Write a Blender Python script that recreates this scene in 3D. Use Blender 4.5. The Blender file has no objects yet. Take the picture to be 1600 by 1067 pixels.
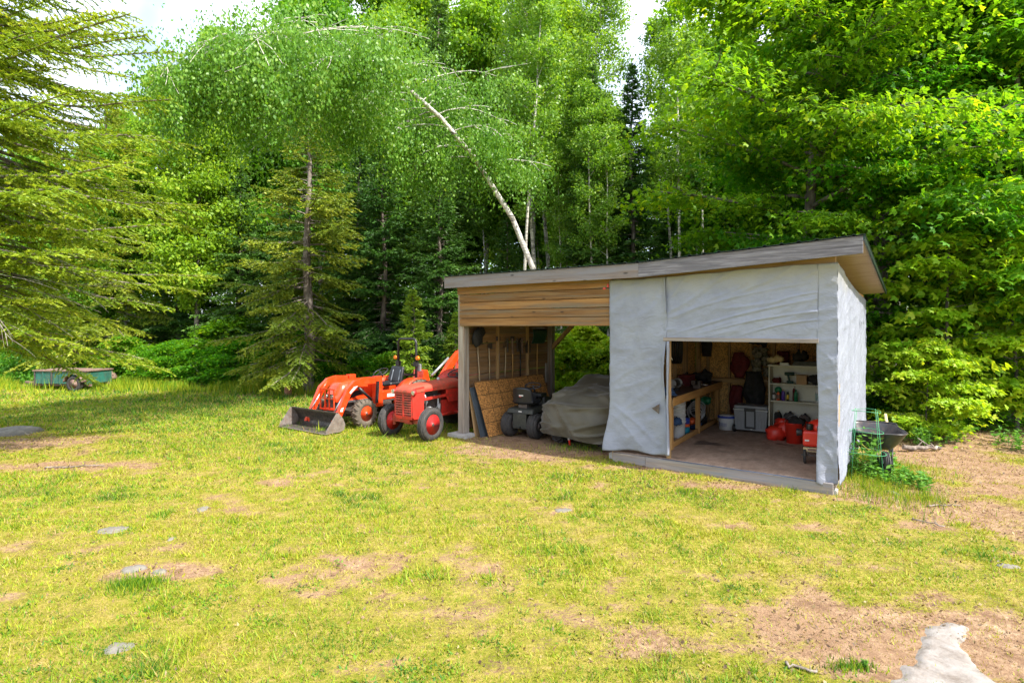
import bpy, math, random
import numpy as np
from mathutils import Vector, Matrix, noise as mnoise

# ------------------------------------------------------------------ camera, light, exposure
SC = bpy.context.scene
CAM_H, FPX, HORIZ = 2.3, 880.0, 512.0
cam_d = bpy.data.cameras.new("camera")
cam = bpy.data.objects.new("camera", cam_d)
SC.collection.objects.link(cam)
cam.location = (0, 0, CAM_H)
cam.rotation_euler = (math.radians(90), 0, 0)
cam_d.sensor_width = 36.0
cam_d.lens = FPX / 1600 * 36.0
cam_d.shift_y = -(533.5 - HORIZ) / 1600
cam_d.clip_end = 2000
cam_d.clip_start = 0.05
SC.camera = cam

SUN_EL, SUN_DIR = math.radians(49), (0.815, -0.58)      # direction towards the sun, on plan
az = math.atan2(SUN_DIR[0], SUN_DIR[1])                 # from +Y clockwise
world = bpy.data.worlds.new("World")
SC.world = world
world.use_nodes = True
wn, wl = world.node_tree.nodes, world.node_tree.links
wn.clear()
wo = wn.new("ShaderNodeOutputWorld")
bg = wn.new("ShaderNodeBackground")
sky = wn.new("ShaderNodeTexSky")
sky.sky_type = 'NISHITA'
sky.sun_disc = False
sky.sun_elevation = SUN_EL
sky.sun_rotation = az
sky.air_density = 1.0
sky.dust_density = 2.5
sky.ozone_density = 1.0
bg.inputs[1].default_value = 0.15
wtc = wn.new("ShaderNodeTexCoord")
wns = wn.new("ShaderNodeTexNoise")
wns.inputs["Scale"].default_value = 2.2
wns.inputs["Detail"].default_value = 6
wr = wn.new("ShaderNodeValToRGB")
wr.color_ramp.elements[0].position = 0.36
wr.color_ramp.elements[1].position = 0.56
wmx = wn.new("ShaderNodeMix")
wmx.data_type = 'RGBA'
wl.new(wtc.outputs["Generated"], wns.inputs["Vector"])
wl.new(wns.outputs["Fac"], wr.inputs[0])
wl.new(wr.outputs[0], wmx.inputs[0])
wl.new(sky.outputs[0], wmx.inputs[6])
wmx.inputs[7].default_value = (4.4, 4.7, 5.3, 1)          # thin bright cloud
wl.new(wmx.outputs[2], bg.inputs[0])
wl.new(bg.outputs[0], wo.inputs[0])

sd = bpy.data.lights.new("sun", 'SUN')
sd.energy = 3.7
sd.angle = math.radians(0.9)
sd.color = (1.0, 0.95, 0.86)
so = bpy.data.objects.new("sun", sd)
SC.collection.objects.link(so)
h = math.hypot(*SUN_DIR)
tosun = Vector((SUN_DIR[0] / h * math.cos(SUN_EL), SUN_DIR[1] / h * math.cos(SUN_EL), math.sin(SUN_EL)))
so.rotation_euler = tosun.to_track_quat('Z', 'Y').to_euler()
so.location = (20, -10, 30)

SC.view_settings.view_transform = 'Standard'
SC.view_settings.look = 'None'
SC.view_settings.gamma = 1
SC.view_settings.exposure = 1.5
SC.cycles.max_bounces = 7
SC.cycles.diffuse_bounces = 4
SC.cycles.transmission_bounces = 4

COL = SC.collection
R = math.radians

def G(u, v, z=0.0):
    """ground point seen at pixel (u, v) of the 1600 wide photograph, at height z"""
    Y = (CAM_H - z) * FPX / (v - HORIZ)
    return ((u - 800) / FPX * Y, Y)

# ------------------------------------------------------------------ mesh builder
class MB:
    def __init__(s, seed=1):
        s.v = []; s.f = []; s.r = []; s.sm = []
        s.rng = random.Random(seed)

    def add(s, vs, fs, M=None, smooth=False):
        b = len(s.v)
        if M is not None:
            vs = [M @ Vector(p) for p in vs]
        s.v += [tuple(p) for p in vs]
        q = s.rng.random()
        for f in fs:
            s.f.append(tuple(i + b for i in f)); s.r.append(q); s.sm.append(smooth)
        return s

    def box(s, x0, x1, y0, y1, z0, z1, M=None):
        vs = [(x0, y0, z0), (x1, y0, z0), (x1, y1, z0), (x0, y1, z0), (x0, y0, z1), (x1, y0, z1), (x1, y1, z1), (x0, y1, z1)]
        fs = [(0, 3, 2, 1), (4, 5, 6, 7), (0, 1, 5, 4), (1, 2, 6, 5), (2, 3, 7, 6), (3, 0, 4, 7)]
        return s.add(vs, fs, M)

    def hexa(s, vs, M=None):
        """8 corners: bottom ring then top ring"""
        fs = [(0, 3, 2, 1), (4, 5, 6, 7), (0, 1, 5, 4), (1, 2, 6, 5), (2, 3, 7, 6), (3, 0, 4, 7)]
        return s.add(vs, fs, M)

    def bar(s, p0, p1, w, h, up=(0, 0, 1), M=None):
        """square section bar from p0 to p1"""
        p0, p1 = Vector(p0), Vector(p1)
        d = (p1 - p0).normalized()
        u = Vector(up)
        if abs(d.dot(u)) > .98: u = Vector((1, 0, 0))
        a = d.cross(u).normalized() * w / 2
        b = a.cross(d).normalized() * h / 2
        vs = [p0 - a - b, p0 + a - b, p0 + a + b, p0 - a + b, p1 - a - b, p1 + a - b, p1 + a + b, p1 - a + b]
        fs = [(0, 1, 2, 3), (7, 6, 5, 4), (0, 4, 5, 1), (1, 5, 6, 2), (2, 6, 7, 3), (3, 7, 4, 0)]
        return s.add(vs, fs, M)

    def tube(s, pts, rad, n=8, M=None, caps=True, closed=False):
        pts = [Vector(p) for p in pts]
        m = len(pts)
        if not hasattr(rad, '__len__'): rad = [rad] * m
        vs = []; prev = None
        for i, p in enumerate(pts):
            if closed: d = pts[(i + 1) % m] - pts[i - 1]
            else: d = pts[min(i + 1, m - 1)] - pts[max(i - 1, 0)]
            d = d.normalized() if d.length > 1e-9 else Vector((0, 0, 1))
            if prev is None:
                a = d.orthogonal().normalized()
            else:
                a = prev - d * prev.dot(d)
                a = a.normalized() if a.length > 1e-6 else d.orthogonal().normalized()
            prev = a
            b = d.cross(a)
            for k in range(n):
                t = 2 * math.pi * k / n
                vs.append(p + (a * math.cos(t) + b * math.sin(t)) * rad[i])
        fs = []
        for i in range(m if closed else m - 1):
            j = (i + 1) % m
            for k in range(n):
                l = (k + 1) % n
                fs.append((i * n + k, i * n + l, j * n + l, j * n + k))
        s.add(vs, fs, M, True)
        if caps and not closed:
            s.f.append(tuple(len(s.v) - len(vs) + k for k in reversed(range(n)))); s.r.append(s.r[-1]); s.sm.append(False)
            s.f.append(tuple(len(s.v) - n + k for k in range(n))); s.r.append(s.r[-1]); s.sm.append(False)
        return s

    def cyl(s, p0, p1, r0, r1=None, n=14, M=None):
        return s.tube([p0, p1], [r0, r0 if r1 is None else r1], n, M)

    def lathe(s, prof, M=None, n=28, smooth=True):
        """profile [(r, z)] about the local z axis"""
        vs = []; fs = []
        for r, z in prof:
            for k in range(n):
                t = 2 * math.pi * k / n
                vs.append((r * math.cos(t), r * math.sin(t), z))
        for i in range(len(prof) - 1):
            for k in range(n):
                l = (k + 1) % n
                fs.append((i * n + k, i * n + l, (i + 1) * n + l, (i + 1) * n + k))
        if prof[0][0] > 1e-4: fs.append(tuple(reversed(range(n))))
        if prof[-1][0] > 1e-4: fs.append(tuple((len(prof) - 1) * n + k for k in range(n)))
        return s.add(vs, fs, M, smooth)

    def prism(s, poly, a, b, axis='y', M=None):
        """outline extruded from a to b along an axis; poly in the other two axes"""
        def P(p, t):
            return {'y': (p[0], t, p[1]), 'x': (t, p[0], p[1]), 'z': (p[0], p[1], t)}[axis]
        n = len(poly)
        vs = [P(p, a) for p in poly] + [P(p, b) for p in poly]
        fs = [tuple(range(n)), tuple(reversed(range(n, 2 * n)))]
        for i in range(n):
            j = (i + 1) % n
            fs.append((i, i + n, j + n, j))
        return s.add(vs, fs, M)

    def grid(s, fn, nu, nv, M=None, smooth=True):
        vs = [fn(i / nu, j / nv) for j in range(nv + 1) for i in range(nu + 1)]
        fs = []
        for j in range(nv):
            for i in range(nu):
                a = j * (nu + 1) + i
                fs.append((a, a + 1, a + nu + 2, a + nu + 1))
        return s.add(vs, fs, M, smooth)

    def ball(s, c, rx, ry=None, rz=None, n=12, M=None, jit=0):
        ry = ry or rx; rz = rz or rx
        T = Matrix.Translation(c) @ Matrix.Diagonal((rx, ry, rz, 1))
        if M is not None: T = M @ T
        pr = [(math.sin(math.pi * i / (n // 2 + 2)), -math.cos(math.pi * i / (n // 2 + 2))) for i in range(n // 2 + 3)]
        pr[0] = (0.001, -1); pr[-1] = (0.001, 1)
        b = len(s.v)
        s.lathe(pr, T, n)
        if jit:
            cv = (M @ Vector(c)) if M is not None else Vector(c)
            for i in range(b, len(s.v)):
                p = Vector(s.v[i]); k = 1 + jit * mnoise.noise(p * 2.2 / max(rx, ry, rz)) * 1.6
                s.v[i] = tuple(cv + (p - cv) * k)
        return s

    def build(s, name, mat, parent=None, bevel=0, solid=0, loc=None, rotz=None):
        me = bpy.data.meshes.new(name)
        me.from_pydata(s.v, [], s.f)
        me.polygons.foreach_set("use_smooth", s.sm)
        at = me.attributes.new("rnd", 'FLOAT', 'FACE')
        at.data.foreach_set("value", s.r)
        import bmesh
        bm = bmesh.new(); bm.from_mesh(me)
        bmesh.ops.recalc_face_normals(bm, faces=bm.faces)
        bm.to_mesh(me); bm.free()
        me.materials.append(mat)
        o = bpy.data.objects.new(name, me)
        COL.objects.link(o)
        if parent is not None: o.parent = parent
        if loc is not None: o.location = loc
        if rotz is not None: o.rotation_euler = (0, 0, rotz)
        if solid:
            m = o.modifiers.new("thick", 'SOLIDIFY'); m.thickness = solid; m.offset = 0
        if bevel:
            m = o.modifiers.new("edge", 'BEVEL'); m.width = bevel; m.segments = 2; m.limit_method = 'ANGLE'; m.angle_limit = R(35)
        return o

def tag(o, label=None, cat=None, group=None, kind=None):
    if label: o['label'] = label
    if cat: o['category'] = cat
    if group: o['group'] = group
    if kind: o['kind'] = kind
    return o

def thing(name, label, cat, loc=(0, 0, 0), rotz=0.0, group=None):
    o = bpy.data.objects.new(name, None)
    o.empty_display_size = .2
    COL.objects.link(o)
    o.location = loc
    o.rotation_euler = (0, 0, rotz)
    return tag(o, label, cat, group)

def TR(x, y, z, rz=0, rx=0, ry=0):
    return Matrix.Translation((x, y, z)) @ Matrix.Rotation(rz, 4, 'Z') @ Matrix.Rotation(ry, 4, 'Y') @ Matrix.Rotation(rx, 4, 'X')

# ------------------------------------------------------------------ numpy noise
_pr = np.random.RandomState(7).rand(256, 256)
def vnoise(x, y):
    xi = np.floor(x).astype(int); yi = np.floor(y).astype(int)
    fx = x - xi; fy = y - yi
    fx = fx * fx * (3 - 2 * fx); fy = fy * fy * (3 - 2 * fy)
    a = _pr[xi & 255, yi & 255]; b = _pr[(xi + 1) & 255, yi & 255]
    c = _pr[xi & 255, (yi + 1) & 255]; d = _pr[(xi + 1) & 255, (yi + 1) & 255]
    return (a * (1 - fx) + b * fx) * (1 - fy) + (c * (1 - fx) + d * fx) * fy
def fbm(x, y, o=4):
    s = 0; a = .5; t = 0
    for i in range(o):
        s = s + a * vnoise(x * 2 ** i + 17 * i, y * 2 ** i + 31 * i); t += a; a *= .55
    return s / t
def sstep(a, b, x):
    t = np.clip((x - a) / (b - a), 0, 1)
    return t * t * (3 - 2 * t)
# ------------------------------------------------------------------ materials
def nmat(name):
    m = bpy.data.materials.new(name); m.use_nodes = True
    nt = m.node_tree; nt.nodes.clear()
    out = nt.nodes.new("ShaderNodeOutputMaterial")
    bs = nt.nodes.new("ShaderNodeBsdfPrincipled")
    nt.links.new(bs.outputs[0], out.inputs[0])
    return m, nt, bs, out
def ramp(nt, stops, src):
    r = nt.nodes.new("ShaderNodeValToRGB")
    e = r.color_ramp.elements
    while len(e) < len(stops): e.new(0.5)
    for i, (p, c) in enumerate(stops):
        e[i].position = p; e[i].color = (*c, 1)
    nt.links.new(src, r.inputs[0])
    return r.outputs[0]
def noise_n(nt, scale, detail=5, vec=None, rough=.55, dist=0):
    n = nt.nodes.new("ShaderNodeTexNoise")
    n.inputs["Scale"].default_value = scale; n.inputs["Detail"].default_value = detail
    n.inputs["Roughness"].default_value = rough; n.inputs["Distortion"].default_value = dist
    if vec is not None: nt.links.new(vec, n.inputs["Vector"])
    return n.outputs["Fac"]
def objvec(nt, scale=(1, 1, 1), rot=(0, 0, 0), kind="Object"):
    t = nt.nodes.new("ShaderNodeTexCoord"); mp = nt.nodes.new("ShaderNodeMapping")
    mp.inputs["Scale"].default_value = scale; mp.inputs["Rotation"].default_value = rot
    nt.links.new(t.outputs[kind], mp.inputs["Vector"])
    return mp.outputs[0]
def mixc(nt, fac, a, b, mode='MIX'):
    m = nt.nodes.new("ShaderNodeMix"); m.data_type = 'RGBA'; m.blend_type = mode
    for i, x in ((0, fac), (6, a), (7, b)):
        if isinstance(x, (int, float)): m.inputs[i].default_value = x
        elif isinstance(x, tuple): m.inputs[i].default_value = (*x, 1)
        else: nt.links.new(x, m.inputs[i])
    return m.outputs[2]
def bump(nt, bs, h, strength=.3, dist=.01):
    b = nt.nodes.new("ShaderNodeBump"); b.inputs["Strength"].default_value = strength; b.inputs["Distance"].default_value = dist
    nt.links.new(h, b.inputs["Height"]); nt.links.new(b.outputs[0], bs.inputs["Normal"])
def attr(nt, name, vec=False):
    a = nt.nodes.new("ShaderNodeAttribute"); a.attribute_name = name
    return a.outputs["Color" if vec else "Fac"]
def math_n(nt, op, a, b=0.0):
    m = nt.nodes.new("ShaderNodeMath"); m.operation = op
    for i, x in ((0, a), (1, b)):
        if isinstance(x, (int, float)): m.inputs[i].default_value = x
        else: nt.links.new(x, m.inputs[i])
    return m.outputs[0]

def plain(name, col, rough=.5, var=.18, scale=6, metal=0.0, bmp=.1, coat=0, dirt=None, dirt_amt=.35):
    m, nt, bs, out = nmat(name)
    v = objvec(nt)
    f = noise_n(nt, scale, 6, v, .6)
    lo = tuple(c * (1 - var) for c in col); hi = tuple(min(1, c * (1 + var)) for c in col)
    c = ramp(nt, [(.3, lo), (.7, hi)], f)
    if dirt:
        g = noise_n(nt, scale * 2.3, 8, v, .7, .4)
        gf = ramp(nt, [(.62 - dirt_amt * .5, (0, 0, 0)), (.8 - dirt_amt * .3, (1, 1, 1))], g)
        gfm = math_n(nt, 'MULTIPLY', gf, dirt_amt * 1.6)
        c = mixc(nt, gfm, c, dirt)
    nt.links.new(c, bs.inputs["Base Color"])
    r = ramp(nt, [(.3, (rough * .8,) * 3), (.75, (min(1, rough * 1.25),) * 3)], noise_n(nt, scale * 3, 5, v))
    nt.links.new(r, bs.inputs["Roughness"])
    bs.inputs["Metallic"].default_value = metal
    if coat: bs.inputs["Coat Weight"].default_value = coat
    if bmp: bump(nt, bs, noise_n(nt, scale * 9, 4, v), bmp, .004)
    return m

def wood(name, cols, axis='x', scale=1.0, rough=.8, spread=.5, knots=True, grey=None, grey_at=.55, bmp=.5):
    """board timber: grain runs along the given local axis; each board (attribute rnd) shifts in tone"""
    m, nt, bs, out = nmat(name)
    sx = {'x': (.7, 12, 12), 'y': (12, .7, 12), 'z': (12, 12, .7)}[axis]
    sx = tuple(a * scale for a in sx)
    rn = attr(nt, "rnd")
    v0 = objvec(nt, sx)
    ad = nt.nodes.new("ShaderNodeVectorMath"); ad.operation = 'ADD'
    cmb = nt.nodes.new("ShaderNodeCombineXYZ")
    k = math_n(nt, 'MULTIPLY', rn, 37.0)
    for i in range(3): nt.links.new(k, cmb.inputs[i])
    nt.links.new(v0, ad.inputs[0]); nt.links.new(cmb.outputs[0], ad.inputs[1])
    v = ad.outputs[0]
    f = noise_n(nt, 1.6, 8, v, .65, .6)
    c = ramp(nt, [(.25, cols[0]), (.5, cols[1]), (.75, cols[2])], f)
    hsv = nt.nodes.new("ShaderNodeHueSaturation")
    nt.links.new(c, hsv.inputs["Color"])
    vv = math_n(nt, 'ADD', math_n(nt, 'MULTIPLY', rn, spread), 1 - spread / 2)
    nt.links.new(vv, hsv.inputs["Value"])
    c = hsv.outputs[0]
    if grey:
        g = noise_n(nt, 1.0, 6, v, .6, .3)
        gf = ramp(nt, [(grey_at - .12, (0, 0, 0)), (grey_at + .1, (1, 1, 1))], g)
        c = mixc(nt, gf, c, grey)
    if knots:
        vo = nt.nodes.new("ShaderNodeTexVoronoi"); vo.inputs["Scale"].default_value = 1
        ks = {'x': (2.2, 6, 6), 'y': (6, 2.2, 6), 'z': (6, 6, 2.2)}[axis]
        nt.links.new(objvec(nt, ks), vo.inputs["Vector"])
        kf = ramp(nt, [(.05, (1, 1, 1)), (.13, (0, 0, 0))], vo.outputs["Distance"])
        c = mixc(nt, math_n(nt, 'MULTIPLY', kf, .8), c, tuple(x * .25 for x in cols[0]))
    nt.links.new(c, bs.inputs["Base Color"])
    bs.inputs["Roughness"].default_value = rough
    bump(nt, bs, f, bmp, .006)
    return m

def osb(name, base, lines=False):
    m, nt, bs, out = nmat(name)
    v = objvec(nt)
    vo = nt.nodes.new("ShaderNodeTexVoronoi"); vo.inputs["Scale"].default_value = 55
    nt.links.new(objvec(nt, (1, .45, 1), (0.6, .2, .5)), vo.inputs["Vector"])
    f = noise_n(nt, 45, 3, v)
    sep = nt.nodes.new("ShaderNodeSeparateColor"); nt.links.new(vo.outputs["Color"], sep.inputs[0])
    t = math_n(nt, 'ADD', math_n(nt, 'MULTIPLY', sep.outputs[0], .7), math_n(nt, 'MULTIPLY', f, .3))
    c = ramp(nt, [(.15, tuple(x * .45 for x in base)), (.5, base), (.85, tuple(min(1, x * 1.5) for x in base))], t)
    if lines:
        sp = nt.nodes.new("ShaderNodeSeparateXYZ"); nt.links.new(v, sp.inputs[0])
        for ax, per in ((1, .4), (2, .3)):
            a = math_n(nt, 'PINGPONG', sp.outputs[ax], per / 2)
            l = math_n(nt, 'LESS_THAN', a, .006)
            c = mixc(nt, l, c, (.03, .02, .01))
    nt.links.new(c, bs.inputs["Base Color"]); bs.inputs["Roughness"].default_value = .75
    bump(nt, bs, sep.outputs[0], .25, .003)
    return m

def leaf(name, stops, trans=.45, hue=.03, val=.35, rough=.5, seedhue=True):
    """foliage: each leaf's own tint from attribute t, each plant's from its own random number"""
    m, nt, bs, out = nmat(name)
    c = ramp(nt, stops, attr(nt, "t"))
    if seedhue:
        oi = nt.nodes.new("ShaderNodeObjectInfo")
        hs = nt.nodes.new("ShaderNodeHueSaturation")
        nt.links.new(c, hs.inputs["Color"])
        nt.links.new(math_n(nt, 'ADD', math_n(nt, 'MULTIPLY', oi.outputs["Random"], hue), .5 - hue / 2), hs.inputs["Hue"])
        nt.links.new(math_n(nt, 'ADD', math_n(nt, 'MULTIPLY', oi.outputs["Random"], -val), 1 + val / 2), hs.inputs["Value"])
        c = hs.outputs[0]
    nt.links.new(c, bs.inputs["Base Color"])
    bs.inputs["Roughness"].default_value = rough
    bs.inputs["Specular IOR Level"].default_value = .35
    tr = nt.nodes.new("ShaderNodeBsdfTranslucent")
    tc = mixc(nt, 1.0, c, (1.35, 1.25, .45), 'MULTIPLY')
    nt.links.new(tc, tr.inputs[0])
    mx = nt.nodes.new("ShaderNodeMixShader"); mx.inputs[0].default_value = trans
    nt.links.new(bs.outputs[0], mx.inputs[1]); nt.links.new(tr.outputs[0], mx.inputs[2])
    nt.links.new(mx.outputs[0], out.inputs[0])
    return m

def bark(name, lo, mid, hi, scale=6, band=False):
    m, nt, bs, out = nmat(name)
    v = objvec(nt, (1, 1, .35) if not band else (1, 1, 3.5))
    f = noise_n(nt, scale, 8, v, .7, .3)
    c = ramp(nt, [(.36, lo), (.5, mid), (.66, hi)], f)
    nt.links.new(c, bs.inputs["Base Color"]); bs.inputs["Roughness"].default_value = .9
    bump(nt, bs, noise_n(nt, scale * 3, 6, v, .7), .8, .02)
    return m

M = {}
M['fascia_grey'] = wood('fascia grey', [(.05, .046, .055), (.15, .14, .16), (.32, .31, .34)], 'x', 1.6, grey=(.10, .10, .12), grey_at=.66, knots=False, spread=.1)
M['fascia_brown'] = wood('fascia brown', [(.09, .065, .055), (.19, .145, .125), (.30, .25, .23)], 'x', .9, grey=(.20, .19, .21), grey_at=.5, spread=.1)
M['siding'] = wood('siding', [(.10, .042, .013), (.25, .12, .035), (.36, .20, .07)], 'x', .9, grey=(.16, .13, .09), grey_at=.58, spread=.45)
M['planks'] = wood('wall planks', [(.13, .07, .03), (.27, .15, .065), (.38, .23, .11)], 'y', .9, grey=(.2, .16, .12), grey_at=.62, spread=.5)
M['post'] = wood('post', [(.12, .10, .085), (.27, .235, .20), (.42, .38, .33)], 'z', .9, grey=(.22, .13, .07), grey_at=.62, knots=False, spread=.2)
M['frame_wood'] = wood('framing', [(.20, .11, .04), (.38, .23, .10), (.5, .33, .16)], 'z', .8, spread=.4)
M['frame_wood_x'] = wood('framing rails', [(.20, .11, .04), (.38, .23, .10), (.5, .33, .16)], 'x', .8, spread=.4)
M['frame_wood_y'] = wood('rafters', [(.14, .08, .04), (.28, .17, .09), (.38, .26, .15)], 'y', .8, spread=.3)
M['bench_wood'] = wood('bench', [(.28, .13, .035), (.46, .24, .07), (.56, .34, .13)], 'y', .8, spread=.3)
M['bench_leg'] = wood('bench leg', [(.28, .13, .035), (.46, .24, .07), (.56, .34, .13)], 'z', .8, spread=.3)
M['bench_top'] = plain('bench top', (.09, .05, .035), .7, .4, 5, dirt=(.02, .015, .015))
M['soffit'] = wood('soffit boards', [(.20, .14, .11), (.36, .27, .22), (.48, .38, .31)], 'x', 1.4, knots=False, spread=.1)
M['osb'] = osb('osb', (.55, .31, .10))
M['osb_lines'] = osb('osb with nailing lines', (.46, .21, .055), True)
M['sill'] = wood('sill beam', [(.13, .11, .10), (.28, .23, .19), (.42, .36, .31)], 'x', .9, grey=(.22, .22, .24), grey_at=.55, spread=.2)
M['metal_green'] = plain('roof metal', (.02, .045, .04), .35, .3, 3, .6, dirt=(.1, .1, .08))
M['concrete'] = plain('concrete', (.42, .41, .39), .9, .2, 14, bmp=.5, dirt=(.2, .17, .13))
M['stone'] = plain('stone', (.15, .14, .12), .85, .3, 9, bmp=.8, dirt=(.25, .2, .15), dirt_amt=.3)
M['black'] = plain('black plastic', (.018, .018, .02), .45, .3, 8)
M['dark'] = plain('dark cloth', (.016, .015, .015), .9, .4, 8, bmp=.4)
M['rubber'] = plain('rubber', (.028, .028, .03), .75, .35, 12, bmp=.5, dirt=(.09, .07, .05))
M['rubber_old'] = plain('dusty rubber', (.025, .025, .027), .85, .3, 12, bmp=.5, dirt=(.08, .065, .05), dirt_amt=.4)
M['tread_dirt'] = plain('dusty lug rubber', (.07, .062, .052), .9, .3, 14, bmp=.5, dirt=(.16, .12, .08), dirt_amt=.5)
M['orange'] = plain('orange paint', (.74, .048, .006), .32, .1, 3, coat=.3, dirt=(.32, .10, .04), dirt_amt=.3)
M['red_old'] = plain('faded red paint', (.60, .055, .03), .6, .3, 5, dirt=(.24, .07, .04), dirt_amt=.6)
M['red_rim'] = plain('red rim', (.62, .02, .02), .4, .15, 6, coat=.2, dirt=(.2, .06, .04), dirt_amt=.25)
M['red_side'] = plain('red hood paint', (.62, .028, .018), .48, .2, 5, coat=.1, dirt=(.20, .04, .025), dirt_amt=.45)
M['iron'] = plain('engine iron', (.10, .09, .085), .6, .4, 12, .5, dirt=(.16, .07, .04))
M['bucket_steel'] = plain('worn bucket steel', (.045, .04, .038), .5, .5, 6, .4, dirt=(.22, .17, .14), dirt_amt=.4)
M['bucket_edge'] = plain('scraped steel', (.26, .23, .21), .5, .4, 9, .5, dirt=(.22, .12, .07), dirt_amt=.4)
M['chrome'] = plain('bright metal', (.6, .6, .62), .3, .1, 5, .9)
M['galv'] = plain('galvanised', (.38, .39, .4), .45, .2, 9, .6)
M['white_plastic'] = plain('white plastic', (.66, .66, .64), .4, .08, 5, dirt=(.4, .37, .32), dirt_amt=.2)
M['blue_plastic'] = plain('blue lid', (.03, .06, .32), .4, .1)
M['blue_cloth'] = plain('blue cloth', (.03, .07, .16), .9, .3, 12, bmp=.4)
M['teal'] = plain('teal tin', (.01, .22, .30), .4, .1)
M['orange_band'] = plain('orange band', (.8, .13, .03), .5, .1)
M['shelf_white'] = plain('cream shelf paint', (.52, .51, .42), .5, .08, 5, dirt=(.32, .29, .22), dirt_amt=.2)
M['cooler'] = plain('grey cooler', (.24, .25, .26), .5, .08, 5, dirt=(.16, .15, .13), dirt_amt=.2)
M['cooler_lid'] = plain('light cooler lid', (.40, .41, .40), .5, .08, 5)
M['red_plastic'] = plain('red plastic', (.62, .03, .015), .4, .12, 5)
M['red_dark'] = plain('dark red', (.11, .008, .01), .8, .4, 9)
M['green_plastic'] = plain('green plastic', (.01, .16, .07), .4, .15)
M['dark_green'] = plain('dark green plastic', (.012, .05, .04), .5, .2)
M['card'] = plain('cardboard', (.36, .23, .12), .9, .15, 6)
M['tan'] = plain('tan plate', (.50, .40, .22), .6, .1)
M['purple'] = plain('purple can', (.10, .05, .32), .4, .1)
M['yellow'] = plain('yellow plastic', (.7, .5, .05), .5, .1)
M['wood_handle'] = plain('ash handle', (.40, .30, .19), .7, .2, 9)
M['cage_green'] = plain('green wire', (.05, .28, .12), .5, .1)
M['barrow'] = plain('barrow tray', (.035, .035, .04), .35, .3, 6, dirt=(.16, .10, .07), dirt_amt=.3)
M['trailer_green'] = plain('green trailer paint', (.014, .11, .085), .6, .35, 4, dirt=(.12, .12, .08), dirt_amt=.35)
M['rust'] = plain('rusty steel', (.17, .10, .075), .8, .4, 7, dirt=(.26, .21, .18))
M['amber'] = plain('amber lamp', (.9, .22, .01), .3, .05)
M['seat'] = plain('seat vinyl', (.014, .015, .019), .45, .2, 5)
M['seat_grey'] = plain('grey seat stripe', (.16, .18, .21), .5, .15, 5)
M['mower_deck'] = plain('mower dusty body', (.018, .020, .017), .55, .35, 9, dirt=(.07, .065, .05), dirt_amt=.4)
M['sticker'] = plain('white decal', (.62, .60, .58), .5, .1, 20)
M['slate'] = plain('slate panel', (.06, .075, .09), .6, .2, 5)
M['rust_wood'] = plain('stump wood', (.25, .11, .06), .9, .35, 12, bmp=.8)
M['sticker_teal'] = plain('teal print label', (.35, .5, .5), .5, .25, 30)
M['camo'] = plain('mottled cloth', (.22, .20, .16), .9, .9, 14, dirt=(.03, .04, .02), dirt_amt=.5)
M['bark_brown'] = bark('maple bark', (.05, .042, .036), (.13, .11, .095), (.24, .21, .18))
M['bark_spruce'] = bark('spruce bark', (.06, .045, .036), (.16, .13, .11), (.30, .26, .22))
M['bark_birch'] = bark('birch bark', (.06, .05, .045), (.50, .47, .42), (.66, .63, .57), 3.2, True)
M['bark_aspen'] = bark('aspen bark', (.08, .08, .06), (.30, .29, .23), (.45, .44, .36), 3.2, True)
M['twig'] = bark('dead twig', (.10, .08, .07), (.22, .19, .17), (.34, .31, .29))
M['log'] = bark('dead wood', (.06, .05, .04), (.2, .16, .13), (.36, .31, .27))
# foliage, real base colours
M['leaf_maple'] = leaf('maple leaves', [(0, (.055, .19, .012)), (.5, (.12, .33, .014)), (.82, (.24, .44, .018)), (1, (.48, .54, .03))], .6, .045, .3)
M['leaf_bright'] = leaf('young maple leaves', [(0, (.18, .38, .012)), (.5, (.34, .52, .02)), (1, (.55, .60, .05))], .5, .02, .15)
M['leaf_birch'] = leaf('birch leaves', [(0, (.085, .21, .02)), (.55, (.18, .35, .035)), (1, (.36, .50, .10))], .45, .02, .2, .4)
M['leaf_aspen'] = leaf('aspen leaves', [(0, (.085, .22, .014)), (.6, (.18, .37, .022)), (1, (.34, .48, .05))], .5, .04, .3)
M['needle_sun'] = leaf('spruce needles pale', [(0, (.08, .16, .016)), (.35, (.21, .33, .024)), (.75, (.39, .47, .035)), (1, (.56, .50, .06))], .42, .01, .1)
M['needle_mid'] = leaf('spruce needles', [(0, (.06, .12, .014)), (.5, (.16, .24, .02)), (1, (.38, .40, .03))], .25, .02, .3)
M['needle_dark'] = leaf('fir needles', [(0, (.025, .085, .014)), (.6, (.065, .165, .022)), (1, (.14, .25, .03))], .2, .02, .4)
M['needle_cedar'] = leaf('cedar sprays', [(0, (.10, .22, .015)), (1, (.28, .40, .03))], .3, .02, .2)
M['under'] = leaf('undergrowth', [(0, (.03, .14, .01)), (.6, (.08, .26, .015)), (1, (.22, .40, .03))], .45, .0, .0)
M['woods'] = leaf('far woods', [(0, (.06, .16, .012)), (.5, (.15, .30, .018)), (1, (.32, .46, .04))], .45, .0, .0)
M['weed'] = leaf('weeds', [(0, (.07, .22, .02)), (1, (.17, .36, .05))], .45, .0, .0)
M['fern_dead'] = leaf('dry brush', [(0, (.06, .035, .02)), (.6, (.20, .12, .06)), (1, (.36, .27, .13))], .2, .0, .0)
M['grass'] = leaf('grass blades', [(0, (.22, .13, .07)), (.16, (.36, .26, .11)), (.27, (.37, .34, .03)), (.50, (.29, .35, .008)), (.75, (.16, .29, .008)), (.9, (.07, .19, .008)), (1, (.04, .13, .008))], .3, .0, .0, .6)
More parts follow.
